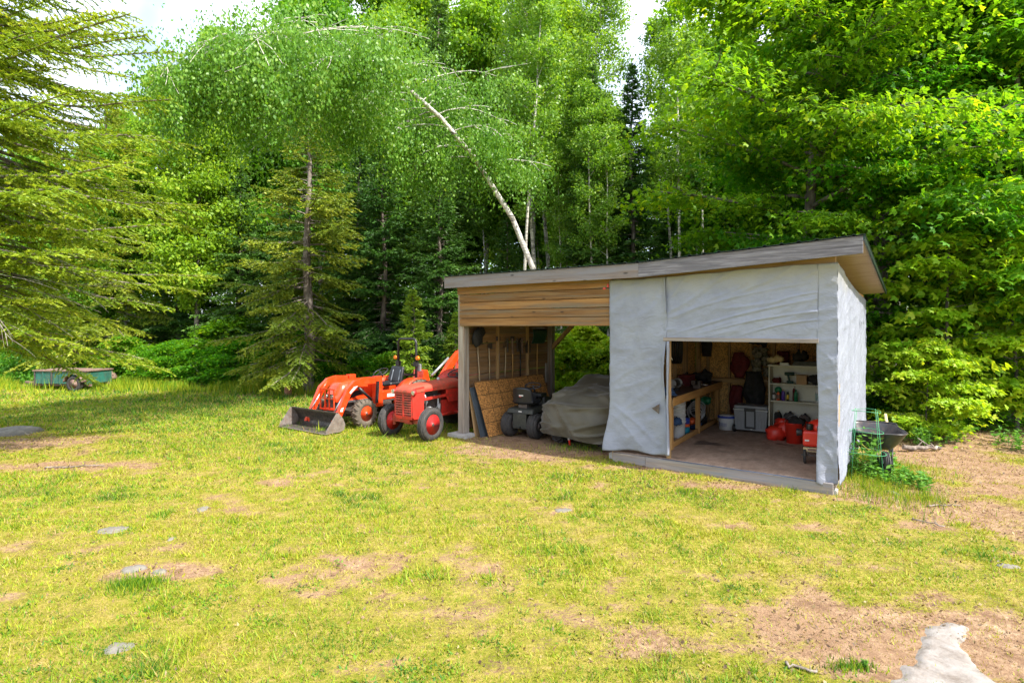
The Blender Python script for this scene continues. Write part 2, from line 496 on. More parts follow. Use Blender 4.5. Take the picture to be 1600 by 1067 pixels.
def tarp_mat():
    m, nt, bs, out = nmat('white tarp')
    v = objvec(nt)
    f = noise_n(nt, 1.7, 8, v, .65)
    c = ramp(nt, [(.3, (.26, .28, .35)), (.6, (.335, .36, .44))], f)
    g = noise_n(nt, 7, 8, v, .75)
    c = mixc(nt, ramp(nt, [(.6, (0, 0, 0)), (.75, (.6, .6, .6))], g), c, (.27, .27, .28))
    sp = nt.nodes.new("ShaderNodeSeparateXYZ"); nt.links.new(v, sp.inputs[0])
    yf = ramp(nt, [(0, (0, 0, 0)), (1, (1, 1, 1))], math_n(nt, 'MULTIPLY', math_n(nt, 'SUBTRACT', math_n(nt, 'ADD', sp.outputs[2], math_n(nt, 'MULTIPLY', f, .5)), 3.05), 3.0))
    c = mixc(nt, math_n(nt, 'MULTIPLY', yf, .55), c, (.36, .33, .18))
    nt.links.new(c, bs.inputs["Base Color"]); bs.inputs["Roughness"].default_value = .5
    w = noise_n(nt, 1.0, 7, objvec(nt, (5, 5, 9), (.5, .6, .2)), .6, 1.2)
    ad = math_n(nt, 'ADD', w, math_n(nt, 'MULTIPLY', noise_n(nt, 22, 5, v), .25))
    bump(nt, bs, ad, .5, .03)
    tr = nt.nodes.new("ShaderNodeBsdfTranslucent"); nt.links.new(c, tr.inputs[0])
    mx = nt.nodes.new("ShaderNodeMixShader"); mx.inputs[0].default_value = .22
    nt.links.new(bs.outputs[0], mx.inputs[1]); nt.links.new(tr.outputs[0], mx.inputs[2]); nt.links.new(mx.outputs[0], out.inputs[0])
    return m
M['tarp'] = tarp_mat()
def cover_mat():
    m, nt, bs, out = nmat('olive cover')
    v = objvec(nt)
    c = ramp(nt, [(.3, (.052, .044, .028)), (.7, (.092, .080, .052))], noise_n(nt, 2.5, 6, v))
    nt.links.new(c, bs.inputs["Base Color"]); bs.inputs["Roughness"].default_value = .55
    bs.inputs["Sheen Weight"].default_value = .2
    bump(nt, bs, noise_n(nt, 1.0, 6, objvec(nt, (4, 4, 6), (.7, .3, .4)), .6, 1.0), .45, .03)
    return m
M['cover'] = cover_mat()
def floor_mat():
    m, nt, bs, out = nmat('plywood floor')
    v = objvec(nt)
    f = noise_n(nt, 9, 8, objvec(nt, (1, .5, 1)), .75)
    c = ramp(nt, [(.3, (.20, .13, .09)), (.55, (.36, .25, .18)), (.75, (.46, .35, .27))], f)
    g = noise_n(nt, 2.2, 5, v, .5)
    c = mixc(nt, ramp(nt, [(.55, (0, 0, 0)), (.68, (.7, .7, .7))], g), c, (.20, .135, .095))
    s2 = noise_n(nt, 1.1, 3, v, .4)
    c = mixc(nt, ramp(nt, [(.67, (0, 0, 0)), (.70, (.8, .8, .8))], s2), c, (.05, .035, .028))
    nt.links.new(c, bs.inputs["Base Color"]); bs.inputs["Roughness"].default_value = .75
    bump(nt, bs, f, .3, .003)
    return m
M['ply_floor'] = floor_mat()
# ------------------------------------------------------------------ ground
EDGE_X = [-60, -25, -10, -6, -3, 0, 2.5, 5, 6.6, 8.5, 11, 15, 60]
EDGE_Y = [26, 22.5, 21.3, 20.3, 19.3, 18.6, 17.5, 15.5, 12.3, 11.6, 12.6, 14.5, 24]
def edge_y(x): return np.interp(x, EDGE_X, EDGE_Y)

# bare / lush patches: (u, v, half width px, half height px, amount)
PATCH = [(1480, 1015, 230, 55, -.9), (1290, 985, 240, 50, -.35), (1540, 800, 150, 50, -.65), (1500, 715, 120, 40, -1.1), (1600, 680, 160, 40, -.9),
         (1180, 758, 190, 9, -.5), (1000, 733, 160, 9, -.5), (880, 706, 150, 12, -.8), (830, 688, 120, 18, -1.5), (1400, 755, 60, 22, .3), (700, 735, 120, 12, -.3),
         (80, 690, 150, 16, -1.0), (110, 727, 140, 9, -.75), (240, 893, 90, 16, -.6), (350, 800, 230, 12, -.22), (620, 880, 260, 30, -.22), (480, 900, 200, 26, -.2),
         (830, 960, 260, 34, -.25), (1020, 1010, 200, 34, -.32), (700, 1040, 250, 30, -.25), (210, 920, 45, 12, .9), (560, 745, 240, 22, -.15),
         (640, 660, 600, 28, .35), (350, 640, 360, 36, .4), (1130, 870, 170, 40, .25), (1480, 870, 130, 30, .18), (120, 1010, 170, 60, .05),
         (60, 950, 120, 30, -.2), (900, 800, 260, 10, -.2), (1250, 822, 140, 12, -.22), (460, 690, 130, 8, -.12), (1590, 720, 60, 20, .6)]
_pp = []
for (u, v, ru, rv, a) in PATCH:
    X, Y = G(u, v)
    Y0, Y1 = G(u, v + rv)[1], G(u, v - rv)[1]
    _pp.append((X, Y, ru / FPX * Y, (Y1 - Y0) / 2, a))
def lush(x, y):
    s = .71 + .75 * (fbm(x * .55 + 3, y * .8 + 9, 5) - .5) + .95 * (fbm(x * 2.3, y * 2.9 + 40, 4) - .5) + .55 * (fbm(x * 8 + 11, y * 9 + 3, 2) - .5) + .10 * sstep(7, 13, y)
    for (X, Y, a, b, k) in _pp:
        d = ((x - X) / a) ** 2 + ((y - Y) / b) ** 2
        s = s + k * np.exp(-d * 1.1)
    return s
def litter(x, y):
    e = edge_y(x) + 1.6 * (fbm(x * .6 + 50, y * .6, 4) - .5)
    return sstep(-.5, .9, y - e)
def shed_local(x, y):
    a, b = x - 4.47, y - 7.78
    return a * .806 - b * .592, a * .592 + b * .806
def gz(x, y):
    """height of the ground"""
    x = np.asarray(x, float); y = np.asarray(y, float)
    z = .05 * (fbm(x * .35 + 5, y * .35 + 2, 3) - .5) * sstep(0, 3, np.abs(y - 9) - 2)
    z = z + .03 * np.clip(y - edge_y(x) - 3, 0, 40) * sstep(0, 10, y - edge_y(x))
    l = shed_local(x, y)
    z = z + .12 * np.exp(-(((x - 9.2) / 1.8) ** 2 + ((y - 11.6) / .9) ** 2)) + .10 * np.exp(-(((x + 8.4) / 1.4) ** 2 + ((y - 10.9) / .6) ** 2))
    return z
def gz1(x, y): return float(gz(np.array([x]), np.array([y]))[0])

def build_ground():
    fx = np.arange(-24, 24.01, .11); fy = np.arange(1.0, 25.01, .09)
    ox = np.array([-500, -250, -120, -70, -45, -35, -29, -26])
    X = np.concatenate([ox, fx, -ox[::-1]]); Y = np.concatenate([[-60, -25, -8, -3, -1], fy, [27, 30, 34, 40, 50, 70, 110, 200, 500]])
    gx, gy = np.meshgrid(X, Y)
    nx, ny = len(X), len(Y)
    px, py = gx.ravel(), gy.ravel()
    pz = gz(px, py)
    L = lush(px, py); T = litter(px, py)
    pz = pz - .02 * (1 - sstep(.1, .5, L)) * (fbm(px * 4, py * 4, 3)) + .012 * (fbm(px * 6, py * 6, 3) - .5)
    i = np.arange(nx * ny).reshape(ny, nx)
    q = np.stack([i[:-1, :-1], i[:-1, 1:], i[1:, 1:], i[1:, :-1]], -1).reshape(-1, 4)
    o = npmesh("ground", np.stack([px, py, pz], 1), q, M['ground'], {})
    for n, a in (("lush", L), ("litter", T)):
        at = o.data.attributes.new(n, 'FLOAT', 'POINT'); at.data.foreach_set("value", a.astype(np.float32))
    o.data.polygons.foreach_set("use_smooth", np.ones(len(q), bool))
    tag(o, 'sloping clearing of lawn, bare dirt and forest floor', kind='structure')

def npmesh(name, verts, faces, mat, fattr, parent=None, link=True):
    """fast mesh from numpy arrays; faces n x 3 or n x 4, or a list of two such arrays"""
    if not isinstance(faces, list): faces = [faces]
    me = bpy.data.meshes.new(name)
    me.vertices.add(len(verts)); me.vertices.foreach_set("co", np.asarray(verts, np.float32).ravel())
    loops = np.concatenate([f.ravel() for f in faces]).astype(np.int32)
    tot = np.concatenate([np.full(len(f), f.shape[1]) for f in faces]).astype(np.int32)
    start = np.concatenate([[0], np.cumsum(tot)[:-1]]).astype(np.int32)
    me.loops.add(len(loops)); me.loops.foreach_set("vertex_index", loops)
    me.polygons.add(len(tot)); me.polygons.foreach_set("loop_start", start)
    try: me.polygons.foreach_set("loop_total", tot)
    except Exception: pass
    me.update(calc_edges=True)
    for n, a in fattr.items():
        at = me.attributes.new(n, 'FLOAT', 'FACE'); at.data.foreach_set("value", np.asarray(a, np.float32))
    me.materials.append(mat)
    if not link: return me
    o = bpy.data.objects.new(name, me); COL.objects.link(o)
    if parent is not None: o.parent = parent
    return o

def ground_mat():
    m, nt, bs, out = nmat('ground')
    v = objvec(nt)
    fine = noise_n(nt, 30, 8, v, .75); mid = noise_n(nt, 5, 7, v, .65); big = noise_n(nt, .7, 5, v, .6)
    dirt = ramp(nt, [(.30, (.07, .035, .02)), (.46, (.22, .13, .075)), (.56, (.34, .225, .135)), (.70, (.52, .38, .27))], math_n(nt, 'ADD', math_n(nt, 'MULTIPLY', fine, .5), math_n(nt, 'MULTIPLY', mid, .5)))
    dirt = mixc(nt, ramp(nt, [(.45, (0, 0, 0)), (.65, (.7, .7, .7))], big), dirt, (.27, .165, .095))
    straw = noise_n(nt, 1, 6, objvec(nt, (60, 14, 1), (0, 0, .5)), .7)
    dirt = mixc(nt, ramp(nt, [(.58, (0, 0, 0)), (.7, (.6, .6, .6))], straw), dirt, (.42, .33, .22))
    th = ramp(nt, [(.32, (.07, .09, .012)), (.46, (.17, .18, .012)), (.56, (.31, .25, .05)), (.70, (.44, .31, .17))], math_n(nt, 'ADD', math_n(nt, 'MULTIPLY', fine, .6), math_n(nt, 'MULTIPLY', mid, .4)))
    lu = math_n(nt, 'ADD', attr(nt, "lush"), math_n(nt, 'MULTIPLY', math_n(nt, 'SUBTRACT', fine, .5), 1.5))
    c = mixc(nt, ramp(nt, [(.30, (0, 0, 0)), (.50, (1, 1, 1))], lu), dirt, th)
    lit = ramp(nt, [(.35, (.03, .02, .013)), (.55, (.12, .065, .04)), (.72, (.27, .17, .11))], fine)
    c = mixc(nt, attr(nt, "litter"), c, lit)
    nt.links.new(c, bs.inputs["Base Color"]); bs.inputs["Roughness"].default_value = .95
    bs.inputs["Specular IOR Level"].default_value = .2
    bump(nt, bs, fine, .9, .03)
    return m
M['ground'] = ground_mat()
build_ground()

def build_grass():
    rs = np.random.RandomState(3)
    V = []; F = []; T = []; base = 0
    def blades(x, y, hgt, wid, t, bend=.5):
        nonlocal base
        n = len(x); a = rs.rand(n) * 6.283; b = rs.rand(n) * 6.283
        z = gz(x, y) - .008
        dx, dy = np.cos(a) * wid, np.sin(a) * wid
        k = hgt * bend * (.3 + rs.rand(n))
        tx, ty = x + np.cos(b) * k, y + np.sin(b) * k
        P = np.empty((n, 3, 3))
        P[:, 0] = np.stack([x - dx, y - dy, z], 1); P[:, 1] = np.stack([x + dx, y + dy, z], 1)
        P[:, 2] = np.stack([tx, ty, z + hgt], 1)
        V.append(P.reshape(-1, 3)); F.append(np.arange(base, base + 3 * n).reshape(-1, 3)); T.append(t); base += 3 * n
    for (y0, y1, dens, h0, w0) in ((3.2, 5, 5200, .030, .0038), (5, 8, 3000, .034, .0055), (8, 12, 1400, .040, .008), (12, 17, 650, .050, .012), (17, 24, 330, .07, .018)):
        area = (y1 - y0) * (y1 * 2.3 + 2)
        n = int(area * dens)
        y = y0 + rs.rand(n) * (y1 - y0); x = (rs.rand(n) - .5) * (y1 * 2.3 + 2)
        ok = np.abs(x) < y * 1.08 + .6
        x, y = x[ok], y[ok]
        # tufts: pull blades toward cell centres
        cx, cy = np.round(x / .09) * .09, np.round(y / .09) * .09
        jx = vnoise(cx * 37.3, cy * 51.1) * .09; jy = vnoise(cx * 23.3 + 7, cy * 41.7) * .09
        pull = .35 * rs.rand(len(x))
        x = x + (cx + jx - .045 - x) * pull; y = y + (cy + jy - .045 - y) * pull
        L = lush(x, y); Tt = litter(x, y)
        lx, ly = shed_local(x, y)
        inside = (lx > -3.45) & (lx < .05) & (ly > -.02) & (ly < 4.6)
        bay = (lx > -7) & (lx < -3.4) & (ly > .25) & (ly < 4)
        prob = sstep(.20, .56, L) * (1 - Tt * .8) * .86 + .17
        keep = (rs.rand(len(x)) < prob) & ~inside & ~(bay & (rs.rand(len(x)) < .9))
        x, y, L = x[keep], y[keep], L[keep]
        big = fbm(x * .45 + 20, y * .45 + 8, 3)
        t = .12 + .62 * sstep(.2, 1.15, L) + .55 * (rs.rand(len(x)) - .5) + .6 * (big - .5) + .5 * (fbm(x * 4, y * 4, 2) - .5) + .06
        dry = rs.rand(len(x)) < .16 + .25 * (1 - sstep(.3, .8, L))
        t = np.where(dry, rs.rand(len(x)) * .22, np.clip(t, .18, 1))
        h = h0 * (.45 + .9 * rs.rand(len(x))) * (.55 + .65 * sstep(.3, 1.0, L))
        clump = sstep(.62, .75, fbm(x * 2.1 + 70, y * 2.1, 3))
        h = h * (1 + .8 * clump) * np.where(rs.rand(len(x)) < .05, 1.9, 1.0); t = np.clip(t + .15 * clump, 0, 1)
        blades(x, y, h, w0 * (.6 + .8 * rs.rand(len(x))), t, .9)
    # darker lush tufts and the ragged strip along the shed and the forest edge
    def tuft(X, Y, rx, ry, n, h, t0, w=.005):
        x = X + rs.randn(n) * rx; y = Y + rs.randn(n) * ry
        blades(x, y, h * (.4 + .8 * rs.rand(n)), w * (.6 + .8 * rs.rand(n)), np.clip(t0 + .25 * rs.randn(n), .2, 1), .45)
    for (u, v, ru, rv, n, h, t0) in ((212, 915, 22, 6, 900, .09, .85), (1385, 772, 40, 14, 1500, .13, .62), (1345, 752, 16, 10, 500, .14, .7), (1450, 780, 14, 4, 300, .1, .6), (1070, 770, 10, 3, 260, .08, .8),
                                     (900, 700, 30, 4, 500, .08, .7), (745, 703, 30, 6, 350, .06, .6), (640, 690, 50, 4, 800, .07, .7), (560, 675, 60, 4, 700, .07, .7), (1330, 1040, 22, 6, 300, .05, .8), (1390, 730, 30, 10, 1000, .15, .6), (480, 668, 60, 4, 500, .06, .75)):
        X, Y = G(u, v); Y0 = G(u, v + rv)[1]
        tuft(X, Y, ru / FPX * Y, abs(Y - Y0), n, h, t0, .004)
    # clover and plantain patches: broad short leaves lying low
    nc = 1500; cy = 3.4 + 14 * rs.rand(nc) ** 1.6; cx = (rs.rand(nc) * 2 - 1) * cy
    ok = (lush(cx, cy) > .45) & (fbm(cx * 1.2 + 30, cy * 1.2, 3) > .5); cx, cy = cx[ok], cy[ok]
    i = np.repeat(np.arange(len(cx)), 26); x = cx[i] + rs.randn(len(i)) * .045; y = cy[i] + rs.randn(len(i)) * .045
    lx, ly = shed_local(x, y); k = ~((lx > -7) & (lx < .1) & (ly > -.1)); x, y, i = x[k], y[k], i[k]
    blades(x, y, .016 + .02 * rs.rand(len(x)), .007 + .007 * rs.rand(len(x)), np.clip(.78 + .2 * rs.rand(len(cx))[i] + .1 * rs.randn(len(x)), .5, 1), 1.3)
    n = 26000
    x = -24 + rs.rand(n) * 27; y = edge_y(x) - .3 + rs.randn(n) * .55
    blades(x, y, (.18 + .35 * rs.rand(n)) * sstep(.25, .6, fbm(x * .7, y * .7, 3)), .012 * (.6 + rs.rand(n)), np.clip(.62 + .2 * rs.randn(n), .3, 1), .35)
    V = np.concatenate(V); F = np.concatenate(F); T = np.concatenate(T)
    o = npmesh("grass", V, F, M['grass'], {"t": T})
    tag(o, 'short patchy yellow green lawn grass', 'grass', kind='stuff')
    print('grass blades', len(F))
build_grass()

# ------------------------------------------------------------------ stones set in the lawn, twigs
def rock(label, u, v, wpx, hpx, thick=.05, seed=0, sink=.6, mat='stone', group=None):
    X, Y = G(u, v); a = wpx / FPX * Y / 2; b = abs(G(u, v - hpx / 2)[1] - G(u, v + hpx / 2)[1]) / 2
    rng = random.Random(seed); n = 18
    mb = MB(seed); ph = [rng.uniform(0, 6.28) for _ in range(3)]
    rad = [1 + .16 * math.sin(2 * t + ph[0]) + .10 * math.sin(3 * t + ph[1]) + .07 * math.sin(7 * t + ph[2]) for t in [2 * math.pi * k / n for k in range(n)]]
    vs = []; fs = []
    rings = [(1.0, 0), (.96, .5), (.84, .85), (.55, 1.0), (.2, 1.03)]
    for (s, zz) in rings:
        for k in range(n):
            t = 2 * math.pi * k / n
            vs.append((X + a * rad[k] * s * math.cos(t), Y + b * rad[k] * s * math.sin(t), gz1(X, Y) - .03 + (thick + .03) * zz * (1 + .12 * rng.uniform(-1, 1))))
    for i in range(len(rings) - 1):
        for k in range(n):
            l = (k + 1) % n; fs.append((i * n + k, i * n + l, (i + 1) * n + l, (i + 1) * n + k))
    fs.append(tuple((len(rings) - 1) * n + k for k in range(n)))
    mb.add(vs, fs, None, True)
    o = mb.build("rock", M[mat]); tag(o, label, 'rock', group)
rock('long pale flat rock showing through the lawn, above the two white stones', 177, 828, 42, 14, .018, 1)
rock('larger of two white flat stones beside the dark green grass tuft', 208, 889, 36, 11, .018, 2)
rock('smaller of two white flat stones beside the dark green grass tuft', 250, 893, 18, 8, .015, 3)
rock('grey flat rock in the lawn at the lower left, nearest the camera', 185, 1010, 42, 24, .012, 4)
rock('small pale flat stone in the lawn below the loader bucket', 317, 795, 20, 8, .015, 5)
rock('tiny flat stone in the lawn just right of the long pale rock', 268, 842, 12, 6, .012, 6)
rock('low grey boulder on bare soil under the near spruce', 22, 676, 62, 16, .10, 7)
rock('flat stone by the bare soil in front of the covered quad bike', 880, 797, 26, 7, .012, 8)
rock('pale flat stone in the lawn towards the right edge of the clearing', 1575, 884, 34, 8, .015, 9)
rock('small stone on the dirt under the weeds beside the wheelbarrow', 1395, 770, 12, 8, .02, 12)

def slab():
    """big bedrock outcrop"""
    pts = [(1440, 978), (1475, 966), (1508, 972), (1522, 984), (1512, 1000), (1528, 1030), (1552, 1052), (1586, 1072), (1620, 1110), (1340, 1110), (1376, 1066), (1408, 1034), (1430, 1005)]
    P = [Vector((*G(u, v), 0)) for u, v in pts]
    Q = []
    for i in range(len(P)):
        a, b = P[i], P[(i + 1) % len(P)]
        for k in range(6):
            p = a.lerp(b, k / 6); Q.append(p + Vector((mnoise.noise(p * 7), mnoise.noise(p * 7 + Vector((9, 0, 0))), 0)) * .05)
    q = np.array([(p.x, p.y) for p in Q]); q2 = np.roll(q, -1, 0)
    st = .018; xs_ = np.arange(q[:, 0].min() - .05, q[:, 0].max() + .05, st); ys_ = np.arange(max(2.9, q[:, 1].min() - .05), q[:, 1].max() + .05, st)
    gx, gy = np.meshgrid(xs_, ys_); px, py = gx.ravel(), gy.ravel()
    dmin = np.full(len(px), 9.0); ins = np.zeros(len(px), bool)
    for (ax, ay), (bx, by) in zip(q, q2):
        ex, ey = bx - ax, by - ay; tt = np.clip(((px - ax) * ex + (py - ay) * ey) / (ex * ex + ey * ey), 0, 1)
        dmin = np.minimum(dmin, np.hypot(px - ax - tt * ex, py - ay - tt * ey))
        c = ((ay > py) != (by > py)) & (px < (bx - ax) * (py - ay) / (by - ay + 1e-12) + ax); ins ^= c
    sd_ = np.where(ins, dmin, -dmin) + .06 * (fbm(px * 9, py * 9, 4) - .5)
    z = gz(px, py) - .03 + .045 * sstep(-.03, .10, sd_) + .015 * (fbm(px * 2.5, py * 2.5, 4) - .5) + .012 * (fbm(px * 16, py * 16, 3) - .5)
    nx = len(xs_); i = np.arange(len(px)).reshape(len(ys_), nx)
    F = np.stack([i[:-1, :-1], i[:-1, 1:], i[1:, 1:], i[1:, :-1]], -1).reshape(-1, 4)
    F = F[(sd_[F] > -.04).all(1)]
    u_, inv = np.unique(F, return_inverse=True)
    o = npmesh("rock_outcrop", np.stack([px, py, z], 1)[u_], inv.reshape(F.shape), M['rock_white'], {})
    o.data.polygons.foreach_set("use_smooth", np.ones(len(F), bool)); tag(o, 'large bare whitish rock slab level with the dirt in the foreground', 'rock')
    return
    mb = MB()
    o = mb.build("rock_outcrop", M['rock_white']); tag(o, 'large bare whitish rock slab level with the dirt in the foreground', 'rock')
m_, nt_, bs_, _o = nmat('pale bedrock')
v_ = objvec(nt_)
c_ = ramp(nt_, [(.3, (.11, .085, .065)), (.48, (.21, .185, .165)), (.7, (.30, .28, .265))], noise_n(nt_, 6, 9, v_, .7, .4))
c_ = mixc(nt_, ramp(nt_, [(.6, (0, 0, 0)), (.68, (.8, .8, .8))], noise_n(nt_, 17, 6, v_, .7)), c_, (.30, .24, .19))
nt_.links.new(c_, bs_.inputs[0]); bs_.inputs["Roughness"].default_value = .9; bump(nt_, bs_, noise_n(nt_, 12, 8, v_, .7), .6, .02)
M['rock_white'] = m_
slab()

def flakes():
    rs = np.random.RandomState(12)
    xs_, ys_ = [], []
    def zone(n, cx, cy, sx, sy):
        xs_.append(cx + rs.randn(n) * sx); ys_.append(cy + rs.randn(n) * sy)
    for (u, v, ru, rv, n) in ((880, 712, 200, 16, 1300), (1140, 755, 190, 16, 1500), (1500, 700, 130, 30, 2400), (1500, 800, 130, 50, 1600), (1450, 1000, 200, 60, 900), (1000, 1000, 300, 50, 700), (600, 900, 320, 50, 600), (120, 695, 180, 18, 1800), (300, 800, 400, 60, 400)):
        X, Y = G(u, v); zone(n, X, Y, ru / FPX * Y, abs(G(u, v - rv)[1] - Y))
    n = 16000; x = -22 + rs.rand(n) * 44; xs_.append(x); ys_.append(edge_y(x) + np.abs(rs.randn(n)) * 2 - .2)
    x, y = np.concatenate(xs_), np.concatenate(ys_)
    lx, ly = shed_local(x, y); rx_, ry_ = G(1475, 1040); k = ~((lx > -3.5) & (lx < .1) & (ly > -.08) & (ly < 4.5)) & (y > 3) & (((x - rx_) / .5) ** 2 + ((y - ry_) / .45) ** 2 > 1); x, y = x[k], y[k]
    n = len(x); s = (.006 + .016 * rs.rand(n)) * (.55 + y * .055); a = rs.rand(n) * 6.28; el = .35 + .5 * rs.rand(n)
    z = gz(x, y) + .006; dx, dy = np.cos(a) * s, np.sin(a) * s; t1, t2 = rs.randn(n) * .006, rs.randn(n) * .006
    V = np.stack([np.stack([x - dx, y - dy, z + t1], 1), np.stack([x + dy * el, y - dx * el, z + .004 + t2], 1), np.stack([x + dx, y + dy, z + .010 - t1], 1), np.stack([x - dy * el, y + dx * el, z + .006 - t2], 1)], 1).reshape(-1, 3)
    o = npmesh("fallen_leaves", V, np.arange(4 * n).reshape(-1, 4), M['fern_dead'], {"t": rs.rand(n)}); tag(o, 'scattered dry leaf bits and chips on the bare soil', 'leaf litter', kind='stuff')
flakes()
# ------------------------------------------------------------------ the shed (local x to the right along the front, y into its depth)
SH_LOC = (4.47, 7.78, 0); SH_ROT = math.atan2(-.592, .806)
def SP(x, y, z=0):
    """shed coordinates to world"""
    return (4.47 + .806 * x + .592 * y, 7.78 - .592 * x + .806 * y, z)
shed = thing('storage_shed', 'open fronted timber shed, half clad in white tarp, with a flat sloping roof', 'shed', SH_LOC, SH_ROT)
XL, XW, DR, DL, FZ = -7.0, -3.4, 4.4, 3.6, .17
def roof_z(x, y):      # underside of the roof sheet
    f = 3.33 if x < -2.8 else 3.33 + .15 * (x + 2.8) / 3.15
    return f - .092 * (y + .2)
def S(name, mb, mat, bevel=.004, parent=None, solid=0): return mb.build(name, M[mat], parent or shed, bevel, solid)

# floor, sill, foundations
mb = MB(); mb.box(XW + .02, -.03, .0, DR, FZ - .02, FZ); S('floor_deck', mb, 'ply_floor', .002)
mb = MB(3); mb.box(XW + .05, -2.75, -.07, -.005, .0, .155); S('sill_beam', mb, 'sill', .008)
mb = MB(9); mb.box(-2.747, -.02, -.075, -.005, -.01, .160); S('sill_beam', mb, 'sill', .008)
mb = MB(4); mb.box(-.15, -.02, .0, DR, .0, .145); S('sill_beam', mb, 'post', .008)
mb = MB(); mb.tube([(-2.45, -.078, .168), (-1.4, -.08, .166), (-.5, -.078, .168), (-.2, -.078, .165)], .005, 6); S('rope', mb, 'blue_cloth', 0)
mb = MB(); mb.box(XL - .16, XL + .34, -.12, .24, -.1, .075); S('foundation_block', mb, 'concrete', .015)
mb = MB(); mb.box(-.12, .02, -.02, .12, -.02, .06); S('foundation_block', mb, 'concrete', .01)
mb = MB(); mb.box(XW - .1, XW + .2, .1, .4, -.02, .1); S('foundation_block', mb, 'concrete', .01)

# posts
for i, (x, y, zt, w) in enumerate([(XL + .02, .02, 3.10, .17), (XL + .02, DL - .1, 2.95, .15), (XW - .02, .06, 3.1, .14), (XW - .02, DL - .1, 2.9, .12), (-.07, .10, 3.2, .10), (-.1, DR - .1, 2.95, .10), (XW + .05, DR - .1, 2.9, .10)]):
    mb = MB(i); z0 = .075 if i == 0 else (0 if i < 4 else FZ)
    mb.box(x, x + w, y, y + w, z0, zt); S('post', mb, 'post' if i < 2 else 'frame_wood', .01)
mb = MB(); mb.bar((XL + .12, DL - .05, 1.75), (XL + .85, DL - .05, 2.45), .09, .09); S('brace', mb, 'frame_wood', .004)
mb = MB(); mb.box(XL + .02, XW, DL - .1, DL, 2.45, 2.62); S('back_beam', mb, 'frame_wood_x')
mb = MB(5); mb.box(XL + .20, XW - .0, .165, .21, 2.38, 2.56); S('front_beam', mb, 'frame_wood_x')

# header boards over the bay
zb = 2.335
tops = []
for k in range(5):
    h = .165 if k < 4 else .13
    mb = MB(40 + k * 3)
    x0, x1 = XL + .10, XW + .012
    if k < 4: mb.box(x0, x1, -.016 - .008 * (k % 2), .014, zb, zb + h - .011)
    else: mb.hexa([(x0 - .06, -.022, zb), (x1, -.022, zb), (x1, .014, zb), (x0 - .06, .014, zb), (x0 - .06, -.022, 3.15), (x1, -.022, 3.20), (x1, .014, 3.20), (x0 - .06, .014, 3.15)])
    zb += h
    S('siding_board', mb, 'siding', .003)
# horizontal planks of the end wall, with gaps
mb = MB(77); z = .12; k = 0
while z < 2.9:
    h = .14 + .03 * ((k * 7) % 3)
    mb.box(XL + .005, XL + .035, .17, DL - .1, z, z + h - (.012 if k % 4 == 2 else .003)); z += h; k += 1
S('plank_wall', mb, 'planks', .003)
for y in (1.3, 2.5):
    mb = MB(int(y * 10)); mb.box(XL + .036, XL + .12, y, y + .04, .1, 2.85); S('stud', mb, 'frame_wood', .003)

# back and side walls of the closed room: strand board, studs, rails
mb = MB(); mb.box(XW + .05, -.02, DR - .0, DR + .012, FZ, 2.95); S('back_wall_sheet', mb, 'osb', 0)
mb = MB(); mb.box(XW + .0, XW + .012, .2, DR, FZ, 2.95); S('partition_sheet', mb, 'osb', 0)
mb = MB(); mb.box(-.015, -.004, .2, DR, FZ, 2.95); S('side_wall_sheet', mb, 'osb', 0)
for i, x in enumerate([-3.1, -2.62, -2.15, -1.68, -1.2, -.72, -.25]):
    mb = MB(60 + i); mb.box(x, x + .045, DR - .10, DR - .002, FZ, 2.9); S('stud', mb, 'frame_wood', .003)
for i, y in enumerate([.8, 1.5, 2.2, 2.9, 3.6]):
    mb = MB(70 + i); mb.box(-.105, -.017, y, y + .04, FZ, 2.95); S('stud', mb, 'frame_wood', .003)
    mb = MB(80 + i); mb.box(XW + .014, XW + .10, y, y + .04, FZ, 2.95); S('stud', mb, 'frame_wood', .003)
mb = MB(5); mb.box(XW + .1, -.11, DR - .14, DR - .102, 1.05, 1.14); S('rail', mb, 'frame_wood_x')
mb = MB(6); mb.box(XW + .1, -.11, DR - .30, DR - .102, 1.142, 1.165); S('shelf_board', mb, 'frame_wood_x')
mb = MB(7); mb.box(XW + .1, -.11, DR - .101, DR - .002, 2.15, 2.24); S('rail', mb, 'frame_wood_x')

# plates, rafters, roof
def plate(x0, x1, y, seed, name='top_plate'):
    mb = MB(seed); a, b = roof_z(x0, y) - .13, roof_z(x1, y) - .13
    mb.hexa([(x0, y - .04, a - .13), (x1, y - .04, b - .13), (x1, y + .04, b - .13), (x0, y + .04, a - .13), (x0, y - .04, a), (x1, y - .04, b), (x1, y + .04, b), (x0, y + .04, a)])
    S(name, mb, 'frame_wood_x')
plate(XW + .0, -.0, .045, 21); plate(XL, XW - .002, .09, 22); plate(XW, -.02, DR - .05, 23)
xs = [XL + .1 + i * .61 for i in range(12)]
for i, x in enumerate(xs):
    if x > .2: break
    mb = MB(90 + i); z0, z1 = roof_z(x, -.2), roof_z(x, 4.85)
    mb.hexa([(x, -.2, z0 - .12), (x + .04, -.2, z0 - .12), (x + .04, 4.85, z1 - .12), (x, 4.85, z1 - .12), (x, -.2, z0 - .004), (x + .04, -.2, z0 - .004), (x + .04, 4.85, z1 - .004), (x, 4.85, z1 - .004)])
    S('rafter', mb, 'frame_wood_y', .003)
def sheet(x0, x1, y0, y1, t0, t1, mat, name, bev=0):
    mb = MB()
    xs_ = [x0] + ([-2.8] if x0 < -2.8 < x1 else []) + [x1]
    for a, b in zip(xs_[:-1], xs_[1:]):
        c = [(a, y0), (b, y0), (b, y1), (a, y1)]
        mb.hexa([(p[0], p[1], roof_z(*p) + t0) for p in c] + [(p[0], p[1], roof_z(*p) + t1) for p in c])
    S(name, mb, mat, bev)
